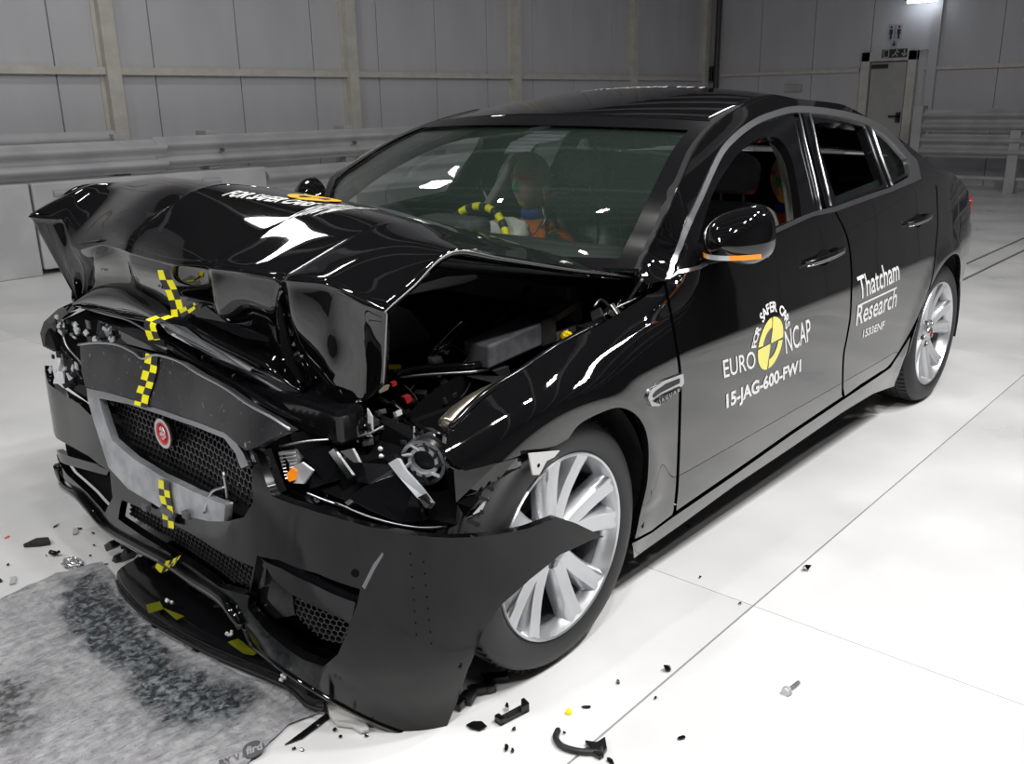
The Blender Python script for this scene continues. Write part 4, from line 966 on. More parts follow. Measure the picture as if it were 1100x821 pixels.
_m = N(DUSTY, 'ShaderNodeMix', data_type='RGBA'); L(DUSTY, _r.outputs[0], _m.inputs[0]); L(DUSTY, _l, _m.inputs[6]); _m.inputs[7].default_value = (.3, .31, .34, 1); L(DUSTY, _m.outputs[2], _b.inputs['Base Color'])
HP = fpanel('nose_panel', hdr, DUSTY, CAR, h=.025, t=.02, off=.014, flip=FLP)
P = [ev_front(*p) + FS.normal(*p)*FLP*.018 for p in cr(FH([(91,371),(110,369),(132,371),(150,379),(160,386),(174,382),(199,389),(220,402),(250,418),(278,437),(300,449),(318,461)]), 4)]
MB().tube(P, .0035, 6).obj('nose_panel_edge', SATIN, HP, smooth=True)
# tapes on the face
def ftape(pts, wpx, par, off, sq=.022):
    rows = []
    for (x, y, dx, dy) in pts:
        a, b = FS.hit(x-dx, y-dy), FS.hit(x+dx, y+dy)
        rows.append(tuple(ev_front(*a) + FS.normal(*a)*FLP*off) + tuple(ev_front(*b) + FS.normal(*b)*FLP*off))
    R3 = cr(rows, 8); Lc, mb = 0, MB()
    for i in range(len(R3)-1):
        a0, b0, a1, b1 = Vector(R3[i][:3]), Vector(R3[i][3:]), Vector(R3[i+1][:3]), Vector(R3[i+1][3:]); m0, m1 = (a0+b0)/2, (a1+b1)/2
        k = int(Lc/sq) % 2; Lc += (m1-m0).length
        mb.add([a0, m0, m1, a1], [(0, 1, 2, 3)], k); mb.add([m0, b0, b1, m1], [(0, 1, 2, 3)], 1-k)
    return mb.obj('measuring_tape', [YEL, BLK], par)
ftape([(170,382,6.5,2),(168,398,7,2),(164,413,7,2),(160,425,7,2),(158,437,7,2)], 0, HP, .018)
ftape([(182,515,5.5,1.5),(183,530,6,1.5),(186,545,6,1.5),(187,565,6,1.5)], 0, BC, .016)
ftape([(176,600,3,-5),(184,605,3,-6),(199,598,3,-4.5)], 0, BC, .02, .03)
for (x, y) in ((162,543),(186,547.5),(206,551)):
    u, v = FS.hit(x, y); c = ev_front(u, v) + Vector((.018, 0, 0)); w_ = .014 if x != 186 else .03
    bevel(MB().box((c.x-.012, c.y-w_, c.z-.011), (c.x+.004, c.y+w_, c.z+.009)).obj('plate_clip', GREYBOX, BC), .003)
# broken trim slivers hanging in front of the grille
def rod(name, pts, r, m_, par, n=6, spl=4): return MB().tube(crv([un(x, y, 'y', v) for x, y, v in pts], spl), r, n).obj(name, m_, par, smooth=True)
rod('broken_trim', [(240,507,.32),(244,530,.33),(245,556,.34)], .0042, SATIN, BC)
rod('broken_trim', [(243,523,.32),(228,528,.28),(222,540,.27),(219,551,.26)], .004, SATIN, BC)
rod('broken_trim', [(254,475,.34),(263,489,.36),(258,499,.35)], .005, SATIN, BC)
rod('broken_trim', [(255,521,.36),(266,515,.38)], .003, SATIN, BC)
# ================================================================== behind the bumper: crash structure, lamps, engine bay
def pbox(name, pts, m_, par, d, bev=.004, **k):
    """box-like part: traced face (px, py, plane axis value) given real depth d"""
    ax = k.pop('ax', 'y'); o = MB().prism([un(px, py, ax, v) for px, py, v in pts], d).obj(name, m_, par, recalc=True)
    return bevel(o, bev, 2) if bev else o
EB = thing('engine_bay', (0, 0, .2)); EB.parent = CAR; EB.location -= wloc(CAR)
MB().box((-.62, -.78, .2), (-.58, .78, .93)).obj('firewall', DARK, EB)
MB().box((-.62, -.66, .2), (.42, .66, .26)).obj('engine_tray', DARK, EB)
MB().box((-.60, -.69, .26), (.3, -.66, .8)).obj('inner_wing', PLAST, EB)
MB().box((-.60, .655, .26), (-.38, .685, .8)).box((-.38, .58, .26), (.30, .60, .66)).obj('inner_wing', DARK, EB)
bevel(MB().box((-.5, -.34, .4), (.18, .26, .74)).obj('engine_cover', PLAST, EB), .03, 3)
bevel(MB().box((-.58, -.6, .82), (-.42, .6, .9)).obj('scuttle_panel', PLAST, EB), .01)
bevel(MB().box((.26, -.62, .30), (.42, .60, .62)).obj('radiator_pack', DARK, EB), .01)
bevel(MB().box((.34, -.62, .66), (.42, .60, .745)).obj('front_crossmember', GLOSSB, EB), .012)
bevel(MB().box((.38, -.6, .38), (.46, .58, .5)).obj('bumper_beam', PLAST, EB), .012)
# strut tower cover box and long grey bracket
pbox('grey_duct', [(525,372,.62),(583,346,.62),(583,371,.62),(525,397,.62)], GREYBOX, EB, (-.0, -.09, 0), .006)
pbox('duct_collar', [(583,344,.625),(598,338,.625),(598,368,.625),(583,373,.625)], PLAST, EB, (0, -.1, 0), .004)
o = MB()
for q in ([(598,339,.62),(620,325,.62),(621,331,.62),(598,346,.62)], [(598,360,.62),(626,345,.62),(627,351,.62),(598,367,.62)], [(619,325,.62),(623,325,.62),(627,350,.62),(622,350,.62)]):
    MB().prism([un(x, y, 'y', v) for x, y, v in q], (0, -.05, 0)).obj('bracket_bar', GREYBOX, EB, recalc=True)
pbox('bracket_foot', [(524,397,.60),(541,392,.60),(543,402,.60),(531,404,.60)], PLAST, EB, (0,.02,0), .002)
rod('gas_strut', [(508,379,.50),(519,366,.49)], .010, PLAST, EB, 10); rod('gas_strut', [(515,371,.49),(545,335,.46),(573,302,.44)], .0075, mat('polished_black_rod', (.1, .1, .11), .15, metal=.6), EB, 10)
rod('gas_strut_tip', [(500,390,.52),(508,379,.50)], .004, STEEL, EB)
pbox('hinge_arm', [(568,298,.44),(586,303,.44),(588,310,.44),(572,306,.44)], PLAST, EB, (0, -.03, 0), .002)
# yellow plug: small cluster of lumps
yp = un(610, 361, 'y', .64); YT2 = mat('yellow_plug_plastic', (.9, .65, .0), .4); plug = MB()
for a in range(7):
    q = yp + Vector((rc.uniform(-.008, .008), rc.uniform(-.01, .01), rc.uniform(-.008, .008))); rt = Matrix.Rotation(rc.random()*3, 3, 'X') @ Matrix.Rotation(rc.random()*3, 3, 'Z'); plug.box(q-Vector((.007,)*3), q+Vector((.007,)*3), 0, rt, q)
bevel(plug.obj('yellow_plug', YT2, EB), .002)
# opposite grey air box, pale strip, silver pipes
pbox('air_box', [(413,383,.25),(414,343,.25),(425,332,.25),(441,333,.25),(463,361,.25),(463,366,.25)], mat('lit_grey_plastic', (.16, .16, .17), .5), EB, (-.1, -.22, -.02), .006)
pbox('yellow_label', [(412,392,.42),(431,392,.42),(431,396,.42),(412,398,.42)], YEL, EB, (0, -.01, 0), 0)
pbox('pale_wing_strip', [(436,317,.3),(452,305,.3),(480,297,.3),(512,295,.3),(514,299,.3),(500,304,.3),(470,310,.3)], mat('pale_metal', (.8, .81, .83), .35, metal=.3), EB, (0, -.03, -.01), .002)
rod('coolant_pipe', [(470,378,.48),(485,362,.46),(497,350,.44)], .013, CHROME, EB, 12); rod('coolant_pipe', [(478,381,.49),(490,367,.47),(502,356,.45)], .008, CHROME, EB, 10)
rod('pipe', [(425,401,.5),(455,395,.52),(500,393,.56),(522,390,.6)], .009, GLOSSB, EB, 10); rod('pipe', [(430,405,.5),(470,402,.53),(505,400,.57),(528,396,.6)], .005, STEEL, EB, 8)
rod('pipe', [(470,372,.4),(500,365,.4),(540,350,.42),(570,340,.45)], .006, GLOSSB, EB, 8)
pbox('white_connector', [(459,383,.5),(468,381,.5),(472,388,.5),(460,390,.5)], mat('white_plastic', (.7, .7, .7), .4), EB, (0, .02, 0), .002)
for pts in ([(460,388,.5),(480,372,.52),(500,380,.54),(508,400,.56),(497,425,.56),(470,436,.54),(452,438,.52)], [(462,384,.5),(470,370,.5),(490,372,.52),(505,385,.53),(500,393,.53),(475,392,.52)], [(455,392,.5),(474,396,.52),(495,392,.54),(510,380,.55),(530,395,.6)],
            [(440,420,.5),(450,410,.5),(470,414,.52),(488,402,.54)], [(430,410,.48),(445,425,.52),(452,440,.54)]):
    rod('cable', pts, .0022, RUBBER, EB, 6, 8)
for x, y, v in ((452,424,.52),(462,430,.53),(470,420,.54),(478,412,.54),(458,412,.5),(486,424,.55),(476,430,.55),(446,432,.52),(492,410,.55),(468,404,.52)):
    c = un(x, y, 'y', v); rt = Matrix.Rotation(rc.random()*3, 3, 'Z') @ Matrix.Rotation(rc.random(), 3, 'X'); s_ = rc.uniform(.008, .016)
    bevel(MB().box(c-Vector((s_, s_*.7, s_*.6)), c+Vector((s_, s_*.7, s_*.6)), 0, rt, c).obj('wiring_block', rc.choice([PLAST, GLOSSB, PLAST]), EB), .002)
pbox('red_clip', [(418,411,.5),(423,409,.5),(424,413,.5),(419,415,.5)], REDM, EB, (0, .01, 0), 0); pbox('red_clip', [(430,426,.5),(437,423,.5),(440,430,.5),(433,433,.5)], REDM, EB, (0, .015, 0), .001)
pbox('pale_clip', [(404,418,.5),(416,413,.5),(414,418,.5),(405,422,.5)], mat('cream_plastic', (.6, .5, .35), .5), EB, (0, .01, 0), 0)
# bent bright tube along the fender edge
P = crv([un(x, y, 'y', v) for x, y, v in ((480,458,.77),(492,444,.765),(510,429,.76),(530,416,.755),(552,404,.75))], 6)
MB().tube(P, [.024, .024, .023, .023, .022, .022, .021, .02, .019, .018, .018, .017, .016, .015, .014, .013, .012, .011, .01, .009, .008, .007, .006, .005, .004][:len(P)], 14).obj('bent_tube', BRASS, EB, smooth=True)
rod('fender_rail', [(484,459,.80),(519,424,.80),(563,396,.80),(601,370,.80),(645,347,.80)], .008, GLOSSB, EB, 8); rod('fender_rail', [(560,405,.79),(590,385,.79),(615,368,.79)], .004, STEEL, EB, 6)
for i in range(13):      # clutter under the bonnet hinge
    c = un(636+i*4.6+rc.uniform(-2, 2), 346-i*2.6+rc.uniform(-6, 8), 'y', .70); s_ = rc.uniform(.008, .02); rt = Matrix.Rotation(rc.random()*3, 3, 'Y') @ Matrix.Rotation(rc.random(), 3, 'X')
    bevel(MB().box(c-Vector((s_*.5, s_, s_)), c+Vector((s_*.5, s_, s_)), 0, rt, c).obj('hinge_clutter', rc.choice([PLAST, GLOSSB, STEEL, GLOSSB]), EB), .003)
for pts in ([(638,330,.68),(645,322,.68),(655,330,.69),(660,340,.69)], [(660,335,.7),(668,322,.7),(678,330,.7)], [(640,345,.7),(660,332,.7),(690,318,.74)], [(676,322,.74),(684,310,.76),(690,300,.78)]):
    rod('hinge_hose', pts, .005, rc.choice([GLOSSB, STEEL]), EB, 6)
pbox('hinge_bracket', [(690,293,.76),(705,278,.76),(722,287,.80),(718,303,.80),(700,318,.78),(690,312,.76)], GLOSSB, EB, (0, -.03, 0), .004)
# ---------------- near headlamp: smashed
HL = thing('headlamp', (.4, .65, .6)); HL.parent = CAR; HL.location -= wloc(CAR)
def hp(name, pts, m_, d=(-.008, 0, -.002), bev=0): return MB().prism([un(px, py, 'y', v) for px, py, v in pts], d).obj(name, m_, HL, recalc=True)
hp('housing', [(284,474,.44),(330,468,.5),(372,455,.58),(410,470,.64),(450,500,.72),(488,500,.78),(505,520,.82),(484,578,.84),(436,574,.76),(361,556,.64),(300,530,.52)], DARK, (-.04, 0, -.01)).location.x -= .07
RIBB = mat('ribbed_reflector', (.5, .5, .52), .3, metal=.5)
hp('reflector', [(299,486,.47),(315,484,.49),(322,493,.5),(316,503,.5),(318,515,.51),(311,519,.5),(304,508,.48)], RIBB, (-.01, 0, 0))
hp('cracked_lens', [(316,500,.52),(324,497,.53),(336,506,.55),(326,520,.54),(315,519,.53)], CLEAR, (-.006, 0, 0))
for k in range(8): rod2 = MB().tube([un(300+k*.9, 489+k*3.6, 'y', .475+.004*k), un(318+k*.3, 486+k*3.9, 'y', .5+.002*k)], .0016, 5).obj('reflector_rib', RIBB, HL)
hp('amber_bulb', [(308,509,.52),(314,502,.525),(320,505,.53),(319,514,.53),(311,516,.523)], AMBER, (.006, .006, 0))
hp('cowl', [(322,485,.5),(352,479,.55),(366,496,.58),(376,513,.6),(350,520,.57),(332,526,.54),(336,506,.53)], GLOSSB, (-.03, 0, 0))
hp('chrome_bar', [(353,486,.57),(358,482,.58),(379,511,.62),(374,515,.61)], SATIN); hp('chrome_blade', [(365,485,.6),(378,482,.62),(386,497,.64),(380,497,.63)], SATIN)
hp('bezel', [(374,535,.64),(392,522,.66),(430,508,.72),(445,525,.75),(455,560,.77),(430,562,.74),(395,548,.68)], GLOSSB, (-.02, 0, 0))
hp('bezel_edge', [(370,540,.63),(382,532,.65),(380,538,.65),(374,543,.64)], SATIN)
hp('shroud', [(388,497,.62),(410,492,.66),(428,500,.69),(430,508,.7),(396,520,.66),(384,518,.63)], GLOSSB, (-.04, 0, 0))
# round projector, tilted ring with broken inner frame
pc = un(455, 496, 'y', .74); rt = Matrix.Rotation(math.radians(-18), 3, 'X') @ Matrix.Rotation(math.radians(28), 3, 'Z')
def ring3(name, r0, r1, d0, d1, m_, n=36):
    G = [[pc + rt @ Vector((h_, r*math.cos(2*PI*i/n), r*1.1*math.sin(2*PI*i/n))) for r, h_ in ((r1, d0), (r1, d1), (r0, d1), (r0, d0))] for i in range(n)]
    MB().grid(G, closed_u=True).obj(name, m_, HL, smooth=True, autosm=40)
ring3('projector_ring', .046, .054, -.01, .008, SATIN); ring3('projector_ring', .028, .036, -.015, .004, CLEAR); ring3('projector_bowl', .0, .05, -.03, -.02, PLAST)
for k in range(9):
    a = k*.7; p0 = pc + rt @ Vector((.004, .03*math.cos(a), .033*math.sin(a))); p1 = pc + rt @ Vector((.006, .05*math.cos(a+.3), .055*math.sin(a+.3)))
    MB().tube([p0, p1], .0045, 5).obj('projector_rib', rc.choice([SATIN, CLEAR, PLAST]), HL)
hp('projector_frame', [(417,498,.7),(427,492,.72),(434,504,.74),(452,524,.77),(464,540,.79),(460,546,.78),(448,535,.77),(428,512,.73)], CLEAR, (-.01, 0, -.005))
hp('projector_frame', [(456,466,.72),(462,464,.73),(478,484,.76),(474,488,.76)], SATIN); hp('frame_tip', [(452,533,.77),(458,530,.78),(466,541,.79),(461,545,.79)], PLAST, (.01, 0, 0))
for k in range(48):      # splintered plastic round the lamp
    x, y = rc.choice([(rc.uniform(432, 480), rc.uniform(462, 482)), (rc.uniform(370, 400), rc.uniform(450, 475)), (rc.uniform(425, 480), rc.uniform(478, 520)), (rc.uniform(330, 375), rc.uniform(515, 540))])
    c = un(x, y, 'y', .45 + (x-300)/190*.31); a = rc.random()*PI; l = rc.uniform(.010, .030); q = Vector((0, math.cos(a), math.sin(a))); n_ = Vector((.3, -q.z, q.y))*rc.uniform(.003, .009)
    MB().prism([c-q*l, c-q*l*.3+n_, c+q*l, c+q*l*.2-n_], (.004, 0, .001)).obj('lamp_splinter', rc.choice([CLEAR, SATIN, GLOSSB, PLAST, CLEAR]), HL, recalc=True)
for pts in ([(362,477,.56),(380,470,.59),(396,466,.62),(412,458,.64)], [(300,480,.47),(330,474,.52),(366,470,.57),(396,455,.6)], [(360,540,.62),(390,553,.68),(420,562,.73),(450,567,.77),(480,566,.8)], [(330,530,.57),(350,538,.6),(372,545,.64)]):
    rod('broken_edge_strip', pts, .003, rc.choice([STEEL, SATIN]), HL)
for px in ((408,482,.64),(409,490,.645)): c = un(*px[:2], 'y', px[2]); MB().lathe([(.0,.008),(.004,.007),(.006,0)], c, 12).obj('bulb', CLEAR, HL, smooth=True)
# loose corner lens over the wheel
hp('corner_lens', [(500,557,.84),(506,548,.85),(528,530,.86),(546,514,.87),(556,503,.88),(551,520,.88),(540,538,.87),(520,552,.86)], GLOSSB, (-.012, 0, 0))
hp('corner_lens_face', [(508,552,.855),(527,531,.865),(545,523,.875),(540,534,.875),(522,546,.865)], CLEAR, (.004, .004, 0))
hp('corner_cover', [(478,490,.78),(487,498,.80),(534,498,.87),(556,492,.90),(556,503,.89),(530,522,.86),(505,545,.84),(500,556,.83),(490,540,.81),(478,512,.78)], PAINT, (-.012, 0, -.004))
hp('fender_clip', [(567,487,.915),(600,484,.915),(594,491,.915),(586,495,.915),(578,510,.915),(571,510,.915)], mat('white_bracket', (.62, .62, .62), .5), (0, .004, 0))
MB().lathe([(0,.002),(.005,.002)], un(578, 500, 'y', .918), 10).obj('clip_hole', DARK, HL)
pbox('upright_plate', [(276,486,.44),(283,484,.46),(300,530,.53),(292,534,.52),(281,516,.47)], GLOSSB, BC, (-.02, 0, 0), 0)
# ---------------- far headlamp: smashed pieces under the bonnet corner
FL = thing('headlamp', (.42, -.75, .6)); FL.parent = CAR; FL.location -= wloc(CAR)
def fq(name, pts, m_, d=(-.008, 0, -.002)): return MB().prism([un(px, py, 'y', v) for px, py, v in pts], d).obj(name, m_, FL, recalc=True)
fq('wing_shell', [(82,323,-.70),(62,332,-.76),(47,346,-.82),(43,358,-.84),(46,372,-.84),(58,378,-.82),(56,362,-.81),(60,348,-.79),(74,336,-.74),(88,330,-.69)], PAINT, (-.03, -.01, 0))
fq('wing_shell', [(49,344,-.82),(53,342,-.81),(64,368,-.79),(61,378,-.79),(48,371,-.83)], GLOSSB, (-.02, 0, 0))
fq('housing', [(60,345,-.78),(88,332,-.68),(140,345,-.45),(165,375,-.2),(130,371,-.4),(92,372,-.6),(97,416,-.5),(96,432,-.5),(60,412,-.72),(54,380,-.80)], DARK, (-.05, 0, 0)).location.x -= .025
fq('chrome_trim', [(64,382,-.76),(66,380,-.75),(69,394,-.73),(70,414,-.71),(57,412,-.74)], SATIN, (-.005, 0, 0))
fq('black_bezel', [(69,380,-.73),(90,396,-.62),(94,432,-.54),(72,416,-.69)], GLOSSB, (-.01, 0, 0))
for k in range(46):
    x = rc.uniform(60, 130); y = 341 + (x-60)*.22 + rc.uniform(-4, 18 - (x-60)*.08)
    if k > 34: x, y = rc.uniform(62, 92), rc.uniform(380, 420)
    c = un(x, y, 'y', -.78 + (x-60)/70*.34) + Vector((.025, .01, .005)); a = rc.random()*PI; l = rc.uniform(.007, .022); q = Vector((0, math.cos(a), math.sin(a))); n_ = Vector((.3, -q.z, q.y))*rc.uniform(.005, .011)
    MB().prism([c-q*l, c-q*l*.3+n_, c+q*l, c+q*l*.2-n_], (.005, 0, .001)).obj('lamp_splinter', rc.choice([CLEAR, SATIN, GLOSSB, PLAST, CLEAR, SATG]), FL, recalc=True)
for pts in ([(66,372,-.74),(78,388,-.68),(88,408,-.58)], [(80,350,-.7),(95,362,-.62),(120,366,-.48)], [(66,352,-.76),(72,372,-.73),(88,392,-.64),(94,410,-.56)], [(88,330,-.68),(112,337,-.52),(140,345,-.38),(168,362,-.2)]):
    rod('broken_edge_strip', pts, .004, rc.choice([SATIN, GLOSSB]), FL)
# slam panel between bonnet lip and nose panel
sp_ = [(100,345,-.55),(130,348,-.42),(170,366,-.15),(210,378,.05),(260,405,.25),(320,440,.42),(372,452,.55),(362,468,.56),(318,462,.42),(278,437,.28),(220,402,.08),(174,382,-.08),(132,371,-.35),(96,370,-.55)]
MB().prism([un(px, py, 'y', v) + Vector((-.015, 0, 0)) for px, py, v in sp_], (-.05, 0, -.02)).obj('slam_panel', GLOSSB, EB, recalc=True)
for pts, r, m__ in (([(182,372,-.08),(215,392,.08),(262,418,.25),(300,442,.38),(350,462,.52)], .009, GLOSSB), ([(230,384,.12),(270,402,.26),(310,425,.38),(345,440,.48),(372,450,.56)], .005, SATG), ([(120,352,-.46),(150,364,-.28),(180,376,-.1)], .006, SATG), ([(278,440,.3),(300,450,.37),(318,462,.43)], .003, SATIN)):
    rod('slam_panel_seam', pts, r, m__, EB)
for x, y, v in ((220,385,.08),(253,405,.2),(236,415,.16)): c = un(x, y, 'y', v); MB().lathe([(.004, .0), (.008, .002), (.009, -.004)], c, 12).obj('rubber_stop', PLAST, EB, smooth=True)
for k in range(20):
    x = rc.uniform(385, 440); y = rc.uniform(440, 478); c = un(x, y, 'y', .6); s_ = rc.uniform(.006, .016); r3 = Matrix.Rotation(rc.random()*3, 3, 'Z') @ Matrix.Rotation(rc.random()*2, 3, 'X')
    bevel(MB().box(c-Vector((s_, s_*.6, s_*.5)), c+Vector((s_, s_*.6, s_*.5)), 0, r3, c).obj('broken_plastic', rc.choice([PLAST, GLOSSB, GLOSSB, DARK, CLEAR]), EB), .002)
rod('bay_strip', [(420,432,.55),(440,450,.6),(456,462,.66),(484,470,.74)], .008, GLOSSB, EB, 8); rod('bay_strip', [(405,428,.5),(430,443,.55),(436,470,.6),(432,500,.64)], .009, GLOSSB, EB, 8)
rod('bay_strip', [(408,458,.58),(425,470,.62),(440,473,.65)], .004, SATIN, EB, 6)
# ---------------- hanging undertray below the bumper
UT = thing('undertray', (.4, 0, .0)); UT.parent = CAR; UT.location -= wloc(CAR)
ut = [(126,628),(134,644),(164,673),(219,704),(260,722),(308,743),(330,762),(348,768),(352,752),(330,738)]
front_edge = [un(x, y, 'z', .012) for x, y in ut[:8]]
G = [[tuple(p + Vector((.0, 0, .012))) for p in front_edge], [tuple(p + Vector((-.02, 0, .05))) for p in front_edge], [tuple(p + Vector((-.16, .0, .07))) for p in front_edge], [tuple(p + Vector((-.4, 0, .12))) for p in front_edge]]
MB().grid(grid_smooth(G, 4, 4)).obj('tray_sheet', GLOSSB, UT, smooth=True, recalc=True)
MB().tube(crv([p + Vector((0, 0, .012)) for p in front_edge], 4), .005, 6).obj('tray_edge', PLAST, UT, smooth=True)
OL = mat('olive_smear', (.12, .13, .005), .35)
for pts in ([(245,692),(256,688),(276,704),(272,706),(262,704)], [(157,652),(172,648),(176,656),(160,661)], [(175,655),(198,664),(190,668)]):
    MB().prism([un(x, y, 'z', .075) + Vector((0, 0, .006)) for x, y in pts], (0, 0, -.002)).obj('tape_remnant', OL, UT, recalc=True)
MB().prism([un(x, y, 'z', .045) + Vector((0, 0, .004)) for x, y in ((188,669),(193,667),(197,670),(192,673))], (0, 0, -.002)).obj('tape_remnant', YEL, UT, recalc=True)
for x, y in ((183,648),(246,684),(304,729)):
    c = un(x, y, 'z', .09); mb = MB()
    for k in range(4): q = c + Vector((rc.uniform(-.006, .006), rc.uniform(-.006, .006), rc.uniform(-.004, .008))); mb.tube([q, q + Vector((rc.uniform(-.01, .01), rc.uniform(-.01, .01), .008))], .004, 6)
    mb.obj('white_clip', mat('white_plastic', (.7, .7, .7), .4), UT, smooth=True)
for i in range(14):     # torn ducts and foam seen in the gap
    x = rc.uniform(128, 250); y = 590 + (x-128)*.62 + rc.uniform(-10, 30); c = un(x, y, 'x', .47); s_ = rc.uniform(.012, .03); r3 = Matrix.Rotation(rc.random()*3, 3, 'Z') @ Matrix.Rotation(rc.random()*2, 3, 'X')
    if c.z < .03: c.z = .05
    bevel(MB().box(c-Vector((s_*.5, s_, s_*.5)), c+Vector((s_*.5, s_, s_*.5)), 0, r3, c).obj('torn_duct', rc.choice([PLAST, GLOSSB, DARK]), UT), .004)
for k in range(5): c = un(126+rc.uniform(-4, 14), 585+k*9, 'x', .46); bevel(MB().box(c-Vector((.02, .03, .012)), c+Vector((.02, .03, .012)), 0, Matrix.Rotation(rc.random(), 3, 'X'), c).obj('duct_bracket', PLAST, UT), .003)
MB().box((.1, -.55, .13), (.34, .55, .26)).obj('lower_duct', DARK, UT)

# ================================================================== interior
IN = thing('cabin', (-1.7, 0, .2)); IN.parent = CAR; IN.location -= wloc(CAR)
TRIM = mat('dark_cabin_trim', (.03, .03, .032), .6); LIGHTT = mat('pale_pillar_trim', (.5, .48, .44), .7)
MB().box((-3.25, -.76, .22), (-.6, .76, .3)).obj('cabin_floor', TRIM, IN)
for sg in (1, -1): MB().box((-3.1, sg*.80-.02, .25), (-.65, sg*.80+.02, .93)).obj('door_lining', TRIM, IN)
MB().box((-3.5, -.7, .8), (-2.95, .7, .98)).obj('parcel_shelf', TRIM, IN)
G = [[(x, y, z + .01*(1-abs(y/.78)**2)) for y in (-.78, -.6, -.4, -.2, 0, .2, .4, .6, .78)] for x, z in ((-.62, .935), (-.72, .935), (-.84, .93), (-.98, .915), (-1.02, .86), (-.98, .7), (-.9, .5))]
MB().grid(grid_smooth(G, 4, 2)).obj('dashboard', mat('soft_black_dash', (.012, .012, .013), .7, spec=.2), IN, smooth=True, recalc=True)
bevel(MB().box((-1.0, -.52, .9), (-.86, -.22, .985)).obj('instrument_hood', TRIM, IN), .03, 3)
bevel(MB().box((-1.9, -.13, .3), (-1.0, .13, .55)).obj('centre_console', TRIM, IN), .02)
G = [[(x, y*k, z + .018*(1-abs(y/.5)**2)) for y in (-.5, -.3, 0, .3, .5)] for x, z, k in ((-1.35, 1.352, 1), (-1.6, 1.38, 1.05), (-2.2, 1.385, 1.05), (-2.6, 1.335, 1))]
MB().grid(grid_smooth(G, 3, 3)).obj('headliner', mat('pale_headliner', (.3, .3, .29), .8), IN, smooth=True)
for sg in (1, -1):
    P = [un(829, 143, 'y', .575), un(842, 160, 'y', .62), un(851, 192, 'y', .68), un(856, 228, 'y', .73), un(858, 250, 'y', .76)]; P = [Vector((p.x, p.y*sg, p.z)) for p in P]
    G = [[tuple(p + Vector((a, sg*b, 0))) for a, b in ((-.055, .01), (-.04, -.025), (.04, -.025), (.055, .01))] for p in P]
    MB().grid(grid_smooth(G, 4, 3)).obj('pillar_trim', LIGHTT, IN, smooth=True)
def seat(cx, cy, name='seat', rear=False):
    t = thing(name, (cx, cy, .3)); t.parent = IN; t.location = Vector((cx, cy, .3)) - wloc(IN); return t
def seat_parts(cx, cy, par):
    def rr(name, G, n=4): MB().grid(grid_smooth(G, n, n)).obj(name, LEATHER, par, smooth=True, recalc=True)
    # cushion: closed bulged cushion
    def cushion(name, prof, hw, taper=lambda s: 1, m_=LEATHER):
        """prof: list of (centre xz, thickness vector xz)"""
        G = []
        for i, ((x, z), (tx, tz), k) in enumerate(prof):
            row = []
            for a in np.linspace(0, 2*PI, 25):
                c, s = math.cos(a), math.sin(a); yy = hw*k*(abs(c)**.55)*(1 if c >= 0 else -1); q = (abs(s)**.6)*(1 if s >= 0 else -1)*(1 - .15*(1-abs(c)) + .25*abs(c)**3*(s > 0))
                row.append((x+tx*q, cy+yy, z+tz*q))
            G.append(row)
        G = [[tuple(np.mean(np.array(G[0]), 0))]*25] + G + [[tuple(np.mean(np.array(G[-1]), 0))]*25]
        F_ = cr([tuple(np.array(r).ravel()) for r in G], 4); F_ = [[Vector(r[i:i+3]) for i in range(0, len(r), 3)] for r in F_]
        return MB().grid(F_).obj(name, m_, par, smooth=True, recalc=True)
    cushion('cushion', [((cx-.05, .43), (-.01, .09), .9), ((cx+.05, .42), (0, .1), 1), ((cx+.3, .45), (0, .1), 1), ((cx+.46, .46), (.02, .08), .9)], .26)
    cushion('backrest', [((cx-.06, .48), (.07, .02), .9), ((cx-.12, .62), (.075, .01), 1), ((cx-.19, .8), (.07, .012), .98), ((cx-.235, .95), (.055, .012), .8), ((cx-.25, 1.0), (.035, .01), .55)], .25)
    cushion('headrest', [((cx-.245, 1.045), (.045, .01), .8), ((cx-.25, 1.10), (.05, .01), 1), ((cx-.26, 1.155), (.048, .01), .95), ((cx-.265, 1.19), (.03, .01), .6)], .105)
    for d in (-.05, .05): MB().tube([(cx-.245, cy+d, .97), (cx-.248, cy+d, 1.06)], .006, 8).obj('headrest_post', STEEL, par)
    P = crv([(cx-.03, cy-.19, .55), (cx-.115, cy-.185, .8), (cx-.17, cy-.12, .955), (cx-.17, cy+.12, .955), (cx-.115, cy+.185, .8), (cx-.03, cy+.19, .55)], 8)
    MB().tube(P, .004, 6).obj('seat_piping', mat('grey_piping', (.12, .12, .12), .6), par, smooth=True)
for cx, cy in ((-1.53, .37), (-1.50, -.37)):
    st = bpy.data.objects.new('front_seat', None); COL.objects.link(st); st.parent = CAR; st.location = Vector((cx, cy, .3)) - wloc(CAR); LOC[st] = Vector((cx, cy, .3)); seat_parts(cx, cy, st)
bevel(MB().box((-3.0, -.62, .3), (-2.45, .62, .55)).obj('rear_bench', LEATHER, IN), .05, 4)
bb = MB().box((-3.05, -.62, .5), (-2.9, .62, .98), 0, Matrix.Rotation(math.radians(-18), 3, 'Y'), (-2.95, 0, .5)).obj('rear_backrest', LEATHER, IN); bevel(bb, .05, 4)
for y in (-.38, .38): bevel(MB().box((-3.2, y-.13, .97), (-3.09, y+.13, 1.13)).obj('rear_headrest', LEATHER, IN), .03, 4)
